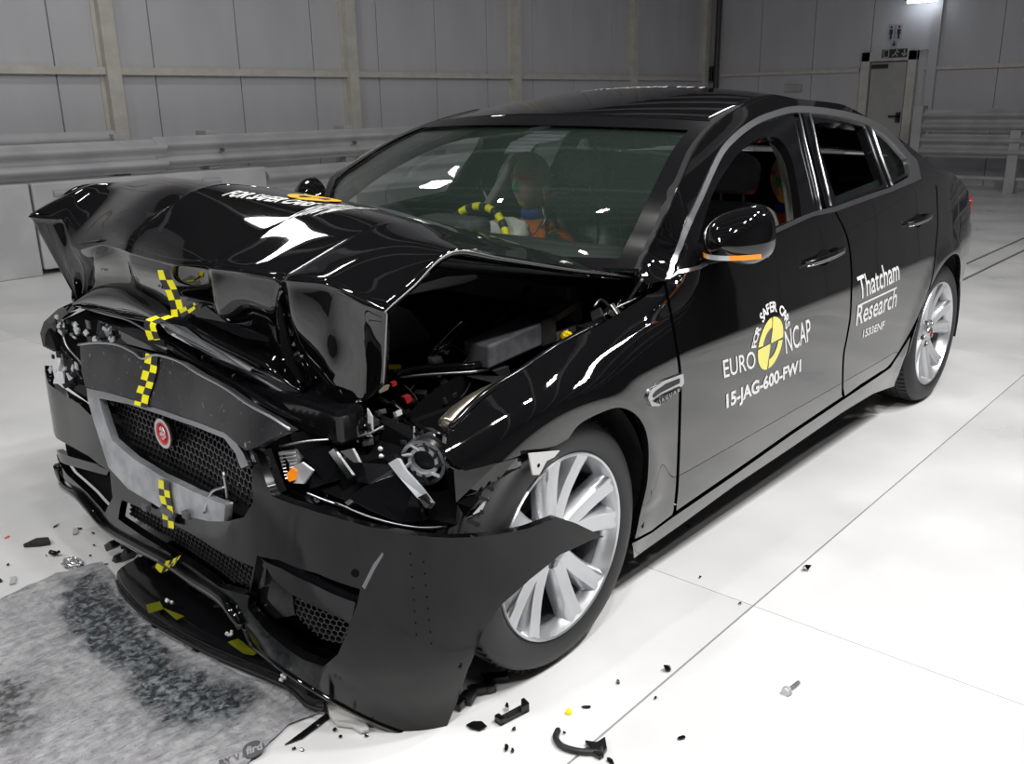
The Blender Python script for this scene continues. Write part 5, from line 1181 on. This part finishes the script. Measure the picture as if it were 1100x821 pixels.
# steering wheel with chequered rim
SW = thing('steering_wheel', (-1.03, -.37, .88)); SW.parent = CAR; SW.location -= wloc(CAR)
sc = Vector((-1.03, -.385, .835)); rs = Matrix.Rotation(math.radians(-24), 3, 'Y'); n_ = 64; mb = MB()
for k in range(n_):
    a0, a1 = 2*PI*k/n_, 2*PI*(k+1)/n_; pts = []
    for a in (a0, (a0+a1)/2, a1): pts.append(sc + rs @ Vector((0, .185*math.sin(a), .185*math.cos(a))))
    mb.tube(pts, .0165, 8, 0 if (k//2) % 2 else 1, cap=False)
mb.obj('rim', [YEL, BLK], SW, smooth=True)
for a in (PI/2, -PI/2, PI): MB().tube([sc + rs @ Vector((0, .05*math.sin(a), .05*math.cos(a))), sc + rs @ Vector((0, .18*math.sin(a), .18*math.cos(a)))], .014, 8).obj('wheel_spoke', PLAST, SW)
AIRB = noisy(mat('airbag_cloth', (.6, .58, .54), .9), 14, (.52, .5, .46), (.7, .68, .64), bump=.6)
AC = un(545, 256, 'y', -.28)
G = []
for i in range(15):
    th = PI*i/14; row = []
    for j in range(29):
        ph = 2*PI*j/28; r = 1 + .12*math.sin(3*ph+i*.9)*math.sin(th) + .07*math.sin(7*ph-i*1.3)*math.sin(th); d = Vector((math.sin(th)*math.cos(ph), math.sin(th)*math.sin(ph), math.cos(th)))
        row.append(AC + Vector((d.x*.055*r, d.y*.13*r, d.z*.085*r)))
    G.append(row)
MB().grid(G).obj('deflated_airbag', AIRB, SW, smooth=True, recalc=True)
MB().tube([sc, sc + Vector((.2, 0, -.08))], .03, 10).obj('steering_column', PLAST, SW)
bevel(MB().box((-1.34, -.12, 1.265), (-1.31, .12, 1.325), 0, Matrix.Rotation(-.15, 3, 'Y'), (-1.32, 0, 1.3)).obj('rear_view_mirror', GLOSSB, IN), .012, 3)

# ================================================================== crash test dummies
def figure(name, origin, pose, label, group=None, yaw=0):
    """one continuous body grown on a joint skeleton, voxel fused with a sculpted head; seated"""
    ox, oy, oz = origin; t = thing(name, (ox, oy, oz), label, 'test dummy', group)
    R_ = Matrix.Rotation(yaw, 3, 'Z')
    def Wp(p): return Vector((ox, oy, oz)) + R_ @ Vector(p)
    J = [((0, 0, .10), .13), ((-.03, 0, .24), .125), ((-.06, 0, .38), .14), ((-.075, 0, .50), .12), ((-.07, 0, .585), .058), ((-.055, 0, .66), .055)]
    E = [(0, 1), (1, 2), (2, 3), (3, 4), (4, 5)]
    def chain(start, pts):
        i = start
        for p in pts: J.append(p); E.append((i, len(J)-1)); i = len(J)-1
        return i
    for s in (1, -1):
        chain(0, [((.04, s*.09, .09), .09), ((.25, s*.11, .13), .075), ((.42, s*.12, .14), .058), ((.5, s*.12, -.05), .05), ((.58, s*.12, -.24), .034), ((.60, s*.12, -.27), .034), ((.70, s*.12, -.27), .03)])
        h_ = chain(3, [((-.07, s*.10, .50), .075), ((-.06, s*.175, .47), .058), ((pose[0], s*.22, pose[1]), .045), ((pose[2], s*pose[4], pose[3]), .03), ((pose[2]+.05, s*pose[4], pose[3]+.01), .026)])
        hx, hy, hz = pose[2]+.05, s*pose[4], pose[3]+.01
        for k in range(4):
            yy = hy + (k-1.5)*.017; L_ = (.03, .036, .034, .027)[k]
            chain(h_, [((hx+.035, yy, hz+.006), .0095), ((hx+.035+L_, yy, hz+.0), .0085), ((hx+.035+L_*1.7, yy, hz-.018), .0078)])
        chain(h_, [((hx+.0, hy-s*.028, hz+.0), .011), ((hx+.028, hy-s*.04, hz-.004), .0095), ((hx+.05, hy-s*.042, hz-.012), .0085)])
    me = bpy.data.meshes.new(name+'_b'); me.from_pydata([tuple(Wp(p)) for p, r in J], E, []); o = bpy.data.objects.new(name+'_b', me); COL.objects.link(o)
    sk = o.modifiers.new('s', 'SKIN'); lay = me.skin_vertices[0]
    for i, (p, r) in enumerate(J): lay.data[i].radius = (r, r*(.72 if i in (0, 1, 2, 3) else 1)); lay.data[i].use_root = (i == 0)
    o.modifiers.new('u', 'SUBSURF').levels = 2; bpy.context.view_layer.update(); dg = bpy.context.evaluated_depsgraph_get()
    bmh = bmesh.new(); bmh.from_mesh(bpy.data.meshes.new_from_object(o.evaluated_get(dg))); bpy.data.objects.remove(o)
    # head: ellipsoid sculpted in rings
    hc = Vector((-.035, 0, .755)); n0_ = len(bmh.verts); NU, NV_ = 28, 40; V = []
    for i in range(NU+1):
        th = PI*i/NU
        for j in range(NV_):
            ph = 2*PI*j/NV_; d = Vector((math.sin(th)*math.cos(ph), math.sin(th)*math.sin(ph), math.cos(th)))
            p = Vector((d.x*.098, d.y*.076, d.z*.118))
            if d.z < 0: p.x *= 1 - .12*(-d.z) if d.x < 0 else 1 - .05*(-d.z); p.y *= 1 - .32*(-d.z)**1.4
            g_ = lambda y0, z0, sy, sz: math.exp(-((p.y-y0)/sy)**2 - ((p.z-z0)/sz)**2)
            if d.x > .3:
                p.x += .026*g_(0, -.018, .011, .02) + .010*g_(0, .0, .009, .03) - .012*(g_(.032, .004, .016, .012) + g_(-.032, .004, .016, .012)) + .007*(g_(.03, .026, .025, .01) + g_(-.03, .026, .025, .01))
                p.x += .008*g_(0, -.052, .022, .006) + .008*g_(0, -.062, .02, .006) - .004*g_(0, -.057, .024, .003) + .012*g_(0, -.088, .02, .016)
            V.append(bmh.verts.new(Wp(hc + p)))
    for i in range(NU):
        for j in range(NV_):
            q = [V[i*NV_+j], V[i*NV_+(j+1) % NV_], V[(i+1)*NV_+(j+1) % NV_], V[(i+1)*NV_+j]]
            try: bmh.faces.new(q)
            except ValueError: pass
    for s in (1, -1):    # ears
        for (r, z0) in ((.017, 0), ):
            Ve = []
            for i in range(9):
                for j in range(12):
                    th, ph = PI*i/8, 2*PI*j/12; Ve.append(bmh.verts.new(Wp(hc + Vector((-.012, s*.076, -.008)) + Vector((math.sin(th)*math.cos(ph)*.018, math.sin(th)*math.sin(ph)*.009, math.cos(th)*.03)))))
            for i in range(8):
                for j in range(12): bmh.faces.new([Ve[i*12+j], Ve[i*12+(j+1) % 12], Ve[(i+1)*12+(j+1) % 12], Ve[(i+1)*12+j]])
    me2 = bpy.data.meshes.new(name); bmesh.ops.remove_doubles(bmh, verts=bmh.verts, dist=1e-5); bmh.to_mesh(me2); bmh.free()
    o2 = bpy.data.objects.new('tmp', me2); COL.objects.link(o2); rm_ = o2.modifiers.new('r', 'REMESH'); rm_.mode = 'VOXEL'; rm_.voxel_size = .0065; sm = o2.modifiers.new('s', 'SMOOTH'); sm.iterations = 2
    bpy.context.view_layer.update(); me3 = bpy.data.meshes.new_from_object(o2.evaluated_get(bpy.context.evaluated_depsgraph_get())); bpy.data.objects.remove(o2)
    V = [p.co.copy() for p in me3.vertices]; Fc = [tuple(q.vertices) for q in me3.polygons]; inv = R_.inverted()
    Lc = [inv @ (p - Vector((ox, oy, oz))) for p in V]
    obj('body', V, Fc, SKINM, t, smooth=True)
    # orange shirt: the torso and upper arms, pushed outward
    sel = [i for i, q in enumerate(Fc) if all((.02 < Lc[k].z < .60 and math.hypot(Lc[k].x+.07, Lc[k].y) > (.055 if Lc[k].z > .55 else 0) and abs(Lc[k].y) < .235 and (Lc[k].x < .16 or Lc[k].z > .34) and not (Lc[k].x > pose[0]+.05 and abs(Lc[k].y) > .15)) for k in q)]
    nrm_ = [v.normal.copy() for v in me3.vertices]; used = sorted({k for i in sel for k in Fc[i]}); mp = {k: a for a, k in enumerate(used)}
    obj('shirt', [V[k] + nrm_[k]*(.009 + .003*math.sin(Lc[k].z*90 + Lc[k].y*40)) for k in used], [tuple(mp[k] for k in Fc[i]) for i in sel], ORANGE, t, smooth=True)
    # patches of test paint on the face
    def patch(nm, y0, z0, wy, wz, m_):
        S_ = [i for i, q in enumerate(Fc) if all(abs(Lc[k].y-y0) < wy and abs(Lc[k].z-(.755+z0)) < wz and Lc[k].x > .0 for k in q)]
        u_ = sorted({k for i in S_ for k in Fc[i]}); 
        if not u_: return
        mq = {k: a for a, k in enumerate(u_)}; obj(nm, [V[k] + nrm_[k]*.0015 for k in u_], [tuple(mq[k] for k in Fc[i]) for i in S_], m_, t, smooth=True)
    patch('brow_paint', .04, .024, .026, .012, REDM); patch('brow_paint', -.04, .024, .026, .012, REDM)
    patch('nose_paint', 0, -.012, .014, .024, GRNM); patch('chin_paint', 0, -.088, .02, .018, mat('pale_yellow_paint', (.75, .7, .15), .5))
    MB().lathe([(.058, .0), (.064, .01), (.064, .035), (.058, .045)], Wp((-.06, 0, .60)), 24, ax='z').obj('neck_strap', BLUEM, t, smooth=True)
    for s in (1,):    # sensor cable over the head with plugs at the ear
        P = [Wp(hc + Vector((-.01 + .02*math.cos(a), .080*math.sin(a)*1.0, .122*math.cos(a)))) for a in np.linspace(-.1, 1.75, 12)]
        MB().tube(P, .005, 6).obj('sensor_cable', mat('pale_cable', (.4, .4, .38), .6), t, smooth=True)
        c = Wp(hc + Vector((.01, .083, -.028))); bevel(MB().box(c-Vector((.012, .006, .016)), c+Vector((.012, .006, .016))).obj('cable_plug', mat('pale_plug', (.5, .55, .5), .5), t), .002)
        c = Wp(hc + Vector((.01, .083, -.055))); MB().box(c-Vector((.007, .006, .012)), c+Vector((.007, .006, .012))).obj('cable_plug', REDM, t)
    for k in range(7):
        a = Wp((-.02+rc.uniform(-.02, .03), .05+rc.uniform(0, .05), .66+rc.uniform(-.02, .02))); b_ = Wp((-.02+rc.uniform(-.05, .08), .08+rc.uniform(0, .06), .56+rc.uniform(-.04, .02)))
        MB().tube(crv([a, (a+b_)/2 + Vector((rc.uniform(-.02, .02), .02, 0)), b_], 4), .005, 5).obj('sensor_cable', rc.choice([PLAST, RUBBER, STEEL]), t, smooth=True)
    return t
figure('driver_dummy', (-1.37, -.37, .325), (.02, .28, .19, .36, .16), 'crash test dummy in orange shirt sitting behind steering wheel with painted face')
figure('rear_dummy', (-2.27, .36, .31), (.02, .25, .2, .22, .14), 'crash test dummy in orange shirt on rear seat behind empty front seat')
# driver seat belt and black shoulder pad
MB().grid([[Vector(p) for p in r] for r in (((-1.36, -.22, .89), (-1.355, -.17, .875)), ((-1.27, -.30, .80), (-1.255, -.25, .785)), ((-1.24, -.42, .66), (-1.22, -.37, .645)))]).obj('seat_belt', PLAST, IN)
# ================================================================== absorbent mat under the nose
MATM = mat('absorbent_mat', (.3, .3, .32), .8)
def mat_nodes():
    mt = MATM; b = mt.node_tree.nodes['Principled BSDF']; tc = N(mt, 'ShaderNodeTexCoord'); g = tc.outputs['Object']
    def noise(sc, det, dist=0): n = N(mt, 'ShaderNodeTexNoise'); n.inputs['Scale'].default_value = sc; n.inputs['Detail'].default_value = det; n.inputs['Distortion'].default_value = dist; L(mt, g, n.inputs['Vector']); return n.outputs['Fac']
    def ramp(f, a, b_, c0, c1_): r = N(mt, 'ShaderNodeValToRGB'); r.color_ramp.elements[0].position = a; r.color_ramp.elements[1].position = b_; r.color_ramp.elements[0].color = (*c0, 1); r.color_ramp.elements[1].color = (*c1_, 1); L(mt, f, r.inputs[0]); return r.outputs[0]
    def mx(f, a, b_): m_ = N(mt, 'ShaderNodeMix', data_type='RGBA'); L(mt, f, m_.inputs[0]); L(mt, a, m_.inputs[6]); L(mt, b_, m_.inputs[7]); return m_.outputs[2]
    at = N(mt, 'ShaderNodeAttribute', attribute_name='wet'); wet = at.outputs['Fac']
    dry = ramp(noise(30, 6), .35, .65, (.27, .27, .285), (.4, .4, .415))
    oil = ramp(noise(55, 8, .6), .42, .66, (.03, .036, .04), (.22, .24, .25))
    col = mx(wet, dry, oil); dk = N(mt, 'ShaderNodeAttribute', attribute_name='dirt'); dcol = ramp(noise(40, 6, .5), .4, .6, (.05, .05, .055), (.22, .22, .23)); col = mx(dk.outputs['Fac'], col, dcol)
    mp = N(mt, 'ShaderNodeMapping'); mp.inputs['Rotation'].default_value = (0, 0, .2); mp.inputs['Scale'].default_value = (16, 38, 1); L(mt, g, mp.inputs[0])
    ns = N(mt, 'ShaderNodeTexNoise'); ns.inputs['Scale'].default_value = 1; ns.inputs['Detail'].default_value = 4; ns.inputs['Distortion'].default_value = 1.6; L(mt, mp.outputs[0], ns.inputs['Vector'])
    st = ramp(ns.outputs['Fac'], .36, .5, (.55, .55, .57), (1, 1, 1)); ms = N(mt, 'ShaderNodeMix', data_type='RGBA', blend_type='MULTIPLY'); ms.inputs[0].default_value = .5; L(mt, col, ms.inputs[6]); L(mt, st, ms.inputs[7]); col = ms.outputs[2]  # wrinkle shade multiplied into the mat colour along the creases
    # dot quilting
    vo = N(mt, 'ShaderNodeTexVoronoi'); vo.inputs['Scale'].default_value = 55; vo.inputs['Randomness'].default_value = .25; L(mt, g, vo.inputs['Vector'])
    dots = ramp(vo.outputs['Distance'], .07, .16, (.55, .55, .56), (1, 1, 1)); mm = N(mt, 'ShaderNodeMix', data_type='RGBA', blend_type='MULTIPLY'); mm.inputs[0].default_value = .8; L(mt, col, mm.inputs[6]); L(mt, dots, mm.inputs[7]); L(mt, mm.outputs[2], b.inputs['Base Color'])
    rr = N(mt, 'ShaderNodeMapRange'); rr.inputs['To Min'].default_value = .8; rr.inputs['To Max'].default_value = .22; L(mt, wet, rr.inputs[0]); L(mt, rr.outputs[0], b.inputs['Roughness'])
    n1 = noise(70, 5, .4); bp = N(mt, 'ShaderNodeBump'); bp.inputs['Strength'].default_value = .8; bp.inputs['Distance'].default_value = .006; L(mt, n1, bp.inputs['Height'])
    b2 = N(mt, 'ShaderNodeBump'); b2.inputs['Strength'].default_value = .5; b2.inputs['Distance'].default_value = .003; L(mt, vo.outputs['Distance'], b2.inputs['Height']); b3 = N(mt, 'ShaderNodeBump'); b3.inputs['Strength'].default_value = .8; b3.inputs['Distance'].default_value = .01; L(mt, ns.outputs['Fac'], b3.inputs['Height']); L(mt, bp.outputs[0], b3.inputs['Normal']); L(mt, b3.outputs[0], b2.inputs['Normal']); L(mt, b2.outputs[0], b.inputs['Normal'])
mat_nodes()
fl = lambda x, y: tuple(un(x, y, 'z', 0))[:2]
mo = [fl(*p) for p in [(-60,655),(0,646),(60,618),(110,606),(128,625),(136,652),(164,676),(219,707),(262,728),(300,738),(345,767),(310,781),(272,818),(240,850),(150,990),(-250,960),(-300,700)]]
wetp = [fl(*p) for p in [(70,630),(100,612),(126,640),(165,690),(215,720),(262,738),(276,752),(262,770),(225,785),(170,786),(140,740),(90,700),(62,660)]]
dirp = [fl(*p) for p in [(-20,730),(20,728),(50,740),(52,775),(30,800),(-40,820)]]
def sd(p, poly):   # soft inside measure
    d = min(abs(math.hypot(p[0]-(a[0]+(b[0]-a[0])*t), p[1]-(a[1]+(b[1]-a[1])*t))) for a, b in zip(poly, poly[1:]+poly[:1]) for t in (0, .25, .5, .75)); return d if inside(p, poly) else -d
def vn(x, y, s):   # cheap value noise
    def h(i, j): return math.modf(abs(math.sin(i*127.1+j*311.7)*43758.5453))[0]
    x, y = x*s, y*s; i, j = math.floor(x), math.floor(y); fx, fy = x-i, y-j; fx, fy = fx*fx*(3-2*fx), fy*fy*(3-2*fy)
    return (h(i, j)*(1-fx)+h(i+1, j)*fx)*(1-fy) + (h(i, j+1)*(1-fx)+h(i+1, j+1)*fx)*fy
lp = dens(mo, .03); pts2 = list(lp); ed = [(i, (i+1) % len(lp)) for i in range(len(lp))]; arr = np.array(lp); hs = .0105
x0, x1 = .2, 1.35; y0, y1 = -1.0, .8
for i in range(int((x1-x0)/hs)):
    for j in range(int((y1-y0)/hs)):
        p = (x0 + i*hs + rc.uniform(-.2, .2)*hs, y0 + j*hs + rc.uniform(-.2, .2)*hs)
        if inside(p, mo) and np.min((arr[:, 0]-p[0])**2+(arr[:, 1]-p[1])**2) > (hs*.5)**2: pts2.append(p)
cv, ce, cf, *_ = delaunay_2d_cdt([Vector(p) for p in pts2], ed, [], 0, 1e-6)
fs_ = [tuple(f) for f in cf if inside((sum(cv[i].x for i in f)/len(f), sum(cv[i].y for i in f)/len(f)), mo)]
V, wt, dt = [], [], []
dirw = Vector((-.97, .2)).normalized()      # crease direction
for p in cv:
    a = p.x*dirw.x + p.y*dirw.y; b_ = -p.x*dirw.y + p.y*dirw.x; w_ = max(0, min(1, .5 + sd((p.x, p.y), wetp)*14 + (vn(p.x, p.y, 22)-.5)*.9)); q = max(0, min(1, .4 + sd((p.x, p.y), dirp)*10 + (vn(p.x, p.y, 30)-.5)*.8))
    z = .003 + .0055*abs(math.sin(b_*100 + 5*vn(a*.4, b_, 9)))*(.4+vn(p.x, p.y, 5)) + .006*vn(p.x, p.y, 45)*(.25 + w_*.9)
    z += .011*max(0, 1 - abs(b_ - .35*0 - (.28 + .03*math.sin(a*8)))/.02)*(1 if a < .45 else 0)*vn(p.x, p.y, 6)
    V.append(Vector((p.x, p.y, z))); wt.append(w_); dt.append(q)
AM = obj('absorbent_mat', V, fs_, MATM, smooth=True, label='grey dimpled absorbent mat soaked dark with fluid under the crashed nose', cat='mat')
for nm, vals in (('wet', wt), ('dirt', dt)):
    at = AM.data.attributes.new(nm, 'FLOAT', 'POINT'); at.data.foreach_set('value', vals)
for tst in AM.data.polygons[:1]:
    if tst.normal.z < 0: AM.data.flip_normals()
# printed mark on the mat corner and half a word beside it
def floor_text(txt, pa, pb, ph, z, m_, par, name, bold=.02):
    A, B, T_ = un(*pa, 'z', z), un(*pb, 'z', z), un(*ph, 'z', z); v, f = text_mesh(txt, 0, bold); x1_ = max(p[0] for p in v); x0_ = min(p[0] for p in v); y1_ = max(p[1] for p in v)
    return obj(name, [A + (B-A)*((p[0]-x0_)/(x1_-x0_)) + (T_-A)*(p[1]/y1_) for p in v], f, m_, par)
INK = mat('printed_grey_ink', (.09, .09, .1), .7); PALEI = mat('printed_pale_ink', (.33, .33, .35), .7)
rb = crv([un(x, y, 'z', .0125) for x, y in ((261,805),(264,800),(272,796),(279,796),(284,801),(283,807),(276,812),(268,815),(262,811))], 3, True)
MB().add(rb, [tuple(range(len(rb)))]).obj('printed_badge', INK, AM)
floor_text('fird', (264.5, 811), (282, 804.5), (264, 803), .0135, PALEI, AM, 'printed_letters', .04)
floor_text('RY V', (237, 823), (259, 815), (235, 817), .0125, INK, AM, 'printed_letters', .01)
# dark strip along the mat corner, wet puddle
t_ = MB().prism([un(x, y, 'z', .002) for x, y in ((351,767),(356,771),(325,794),(306,801),(326,786))], (0, 0, .003)).obj('rubber_strip', GLOSSB, label='flat black rubber strip lying along the corner of the absorbent mat', cat='strip', recalc=True)

# ================================================================== debris on the floor, each piece a thing of its own
WETM = mat('wet_floor_film', (.6, .6, .62), .05)
def shard(px, py, size, lab, name='plastic_shard', m_=None, ang=None, hgt=.008, elong=1.8, n=6, cat='debris', grp=None):
    c = un(px, py, 'z', 0); a0 = rc.random()*PI if ang is None else ang; P = []
    for k in range(n):
        a = 2*PI*k/n; r = size*rc.uniform(.6, 1.1); x, y = r*math.cos(a), r*math.sin(a)/elong; P.append((c.x + x*math.cos(a0) - y*math.sin(a0), c.y + x*math.sin(a0) + y*math.cos(a0)))
    tl_ = [rc.uniform(.0, hgt) for _ in range(n)]; th = .0025
    V = [(x, y, .0005+z) for (x, y), z in zip(P, tl_)] + [(x, y, .0005+z+th) for (x, y), z in zip(P, tl_)] + [(c.x, c.y, hgt*.8), (c.x, c.y, hgt*.8+th)]
    F_ = [(i, (i+1) % n, n+(i+1) % n, n+i) for i in range(n)] + [((i+1) % n, i, 2*n) for i in range(n)] + [(n+i, n+(i+1) % n, 2*n+1) for i in range(n)]
    return obj(name, V, F_, m_ or GLOSSB, label=lab, cat=cat, group=grp, recalc=True)
shard(866, 613, .016, 'small black plastic clip on open white floor right of the sill', 'plastic_clip', hgt=.022, elong=1.3)
b = thing('bolt', tuple(un(848, 740, 'z', 0)), 'pale bolt lying alone on white floor near lower right', 'bolt')
A, B = un(858, 733, 'z', .008), un(845, 743, 'z', .008); MB().tube([A, B], .0045, 10).obj('shank', STEEL, b, smooth=True, autosm=40)
MB().tube([B, B + (B-A).normalized()*.008], .011, 6).obj('bolt_head', mat('pale_zinc', (.6, .6, .58), .4, metal=.4), b)
MB().tube([B - (B-A).normalized()*.005, B], .013, 14).obj('washer', CLEAR, b, smooth=True, autosm=40)
shard(717, 721, .014, 'black plastic lump sitting on the floor seam below the front wheel', hgt=.018, elong=1.3)
shard(664, 734, .009, 'tiny dark chip left of the floor seam below the wheel'); shard(704, 751, .008, 'tiny black chip just right of the floor seam')
shard(732, 794, .014, 'flat black sliver on white floor near bottom right of seam', ang=2.6, elong=2.5, hgt=.003); shard(630, 761, .014, 'thin black sliver near yellow plug on the floor', elong=3, hgt=.003, ang=2.2)
bp_ = un(611, 767, 'z', 0); MB().lathe([(0, .012), (.006, .011), (.008, .006), (.007, 0), (0, 0)], bp_, 14, ax='z').obj('yellow_cap', YEL, smooth=True, label='small bright yellow cap on floor below front wheel', cat='cap')
shard(511, 782, .026, 'large jagged black shard left of the black bracket pieces', elong=1.5, hgt=.008)
br = thing('broken_bracket', tuple(un(549, 770, 'z', 0)), 'broken black ribbed bracket on floor below the tyre', 'debris')
q0, q1, q2, q3 = [un(x, y, 'z', 0) for x, y in ((531,776),(563,759),(569,765),(538,781))]
bevel(MB().prism([q0, q1, q2, q3], (0, 0, .01)).obj('bar', PLAST, br, recalc=True), .002)
bevel(MB().prism([q1.lerp(q0, .1), q1, q2, q2.lerp(q3, .3)], (0, 0, .026)).obj('lug', GLOSSB, br, recalc=True), .002)
bevel(MB().prism([q0, q0.lerp(q1, .15), q3.lerp(q2, .15), q3], (0, 0, .02)).obj('lug', GLOSSB, br, recalc=True), .002)
shard(545, 763, .010, 'small black fragment just above the broken bracket', hgt=.014); shard(544, 806, .011, 'dark fragment below the bracket, left of two', hgt=.01); shard(551, 808, .008, 'dark fragment below the bracket, right of two', hgt=.008); shard(552, 785, .007, 'tiny dark chip between the bracket and bottom edge')
# curved broken arm at the bottom
P = crv([un(x, y, 'z', .008) for x, y in ((600,783),(597,793),(604,802),(620,807),(634,808),(648,808))], 6); ca = thing('broken_trim_arm', tuple(un(620, 806, 'z', 0)), 'long curved broken black trim arm at bottom edge of photo', 'debris')
MB().tube(P, [.004] + [.0075]*(len(P)-3) + [.012, .014], 8).obj('arm', PLAST, ca, smooth=True)
pe = [un(x, y, 'z', 0) for x, y in ((628,800),(641,802),(650,796),(652,808),(645,818),(636,813))]; bevel(MB().prism(pe, (0, 0, .014)).obj('plate', GLOSSB, ca, recalc=True), .003)
shard(655, 819, .014, 'black flat piece under the end of the curved arm at bottom edge', hgt=.006); shard(606, 789, .005, 'tiny dark chip inside the curve of the trim arm')
# left side
sb = thing('broken_strip', tuple(un(40, 585, 'z', 0)), 'black broken trim strip on pale floor far left of bumper', 'debris')
q = [un(x, y, 'z', 0) for x, y in ((25,589),(40,582),(53,581),(55,586),(42,588))]; bevel(MB().prism(q, (0, 0, .016)).obj('strip', PLAST, sb, recalc=True), .004)
sc_ = thing('broken_clip', tuple(un(60, 595, 'z', 0)), 'small black clip beside the broken strip at far left', 'debris')
c = un(60, 595, 'z', .01); MB().tube([c, c+Vector((.01, -.02, .004))], .008, 8).tube([c, c+Vector((-.006, .014, .01))], .005, 8).obj('clip', GLOSSB, sc_, smooth=True)
# crumpled silver foil
c = un(78, 607, 'z', 0); V = []; F_ = []
for i in range(9):
    for j in range(14):
        th = PI/2*i/8; ph = 2*PI*j/14; r = rc.uniform(.85, 1.15); V.append((c.x + .030*math.sin(th)*math.cos(ph)*r, c.y + .045*math.sin(th)*math.sin(ph)*r, .001 + .02*math.cos(th)*r))
F_ = [(i*14+j, i*14+(j+1) % 14, (i+1)*14+(j+1) % 14, (i+1)*14+j) for i in range(8) for j in range(14)]
obj('crumpled_foil', V, F_, mat('foil', (.8, .8, .82), .2, metal=.9), label='crumpled silver foil lump on floor left of the undertray', cat='foil', recalc=True)
for x, y, s, lab, e in ((60,566,.016,'thin black sliver, uppermost on floor at left of far bumper corner',3), (86,569,.012,'dark thin fragment nearest the far bumper corner, upper of two',2.5), (100,574,.007,'small dark chip right beside the far bumper corner',1.5), (101,587,.006,'dark speck on floor between foil and bumper bracket',1.3), (97,598,.006,'dark speck right above the silver foil',1.3),
      (111,608,.016,'thin black sliver between silver foil and undertray',3.5), (9,608,.007,'small dark chip on pale floor at the far left edge',1.3), (0,625,.014,'dark fragment cut by the left edge of photo',1.6), (8,578,.016,'orange and grey sliver at the far left edge',4), (50,598,.006,'tiny dark chip just left of the small black clip',2)):
    shard(x, y, s, lab, elong=e, hgt=.005, m_=None if 'orange' not in lab else mat('orange_plastic', (.7, .2, .08), .4))
clr = mat('clear_offcut', (.42, .43, .45), .15)
for x, y, lab in ((14,624,'clear plastic rectangle outline at left edge of mat'), (80,625,'clear broken lens strip on the mat below the foil'), (81,571,'clear plastic sliver above the silver foil')):
    c = un(x, y, 'z', .004); a = math.atan2(.9, .42); dx, dy = Vector((math.cos(a), math.sin(a), 0))*.024, Vector((-math.sin(a), math.cos(a), 0))*.008
    MB().prism([c-dx-dy, c+dx-dy, c+dx+dy, c-dx+dy], (0, 0, .003)).obj('clear_offcut', clr, label=lab, cat='debris', recalc=True)
for x, y, s, lab in ((345,762,.01,'white plastic crumb near the mat corner, nearest the bumper'), (372,776,.012,'small black flake left of the white plastic strip')):
    shard(x, y, s, lab, m_=mat('white_plastic', (.7, .7, .7), .4) if 'white' in lab and 'black' not in lab else GLOSSB, elong=2, hgt=.01)
for x, y, lab in ((316,806,'black crumb below the rubber strip, left of two'), (325,807,'black crumb below the rubber strip, right of two'), (366,793,'tiny black crumb on floor under bumper, left'), (360,786,'tiny black crumb on floor beside bumper lip'), (394,792,'black crumb on floor directly under the bumper corner'), (752,621,'small dark crumb on floor near seam crossing'), (795,650,'dark speck right at the floor seam crossing')):
    shard(x, y, .006, lab, hgt=.006, elong=1.3)
shard(740, 568, .008, 'small clip on floor close beside the sill behind front wheel', hgt=.012, elong=1.2, m_=GREYBOX)
# torn black bits just behind the bumper corner under the tyre
wb_ = thing('torn_liner', tuple(un(515, 742, 'z', 0)), 'torn black wheel arch liner lying on floor under front tyre', 'debris')
for k in range(5):
    x, y = 497+k*9, 752-k*6; c = un(x, y, 'z', .014); rt = Matrix.Rotation(rc.random()*3, 3, 'Z'); bevel(MB().box(c-Vector((.03, .012, .012)), c+Vector((.03, .012, .01)), 0, rt, c).obj('liner_piece', rc.choice([PLAST, GLOSSB]), wb_), .004)

q = [un(x, y, 'z', .004) for x, y in ((350,756),(362,764),(378,772),(394,781),(397,787),(388,789),(378,783),(362,781),(354,772))]
bevel(MB().prism(q, (0, 0, .012)).obj('torn_foam', mat('white_foam', (.6, .6, .58), .7), label='torn white foam strip on floor under the near bumper corner', cat='debris', recalc=True), .003)
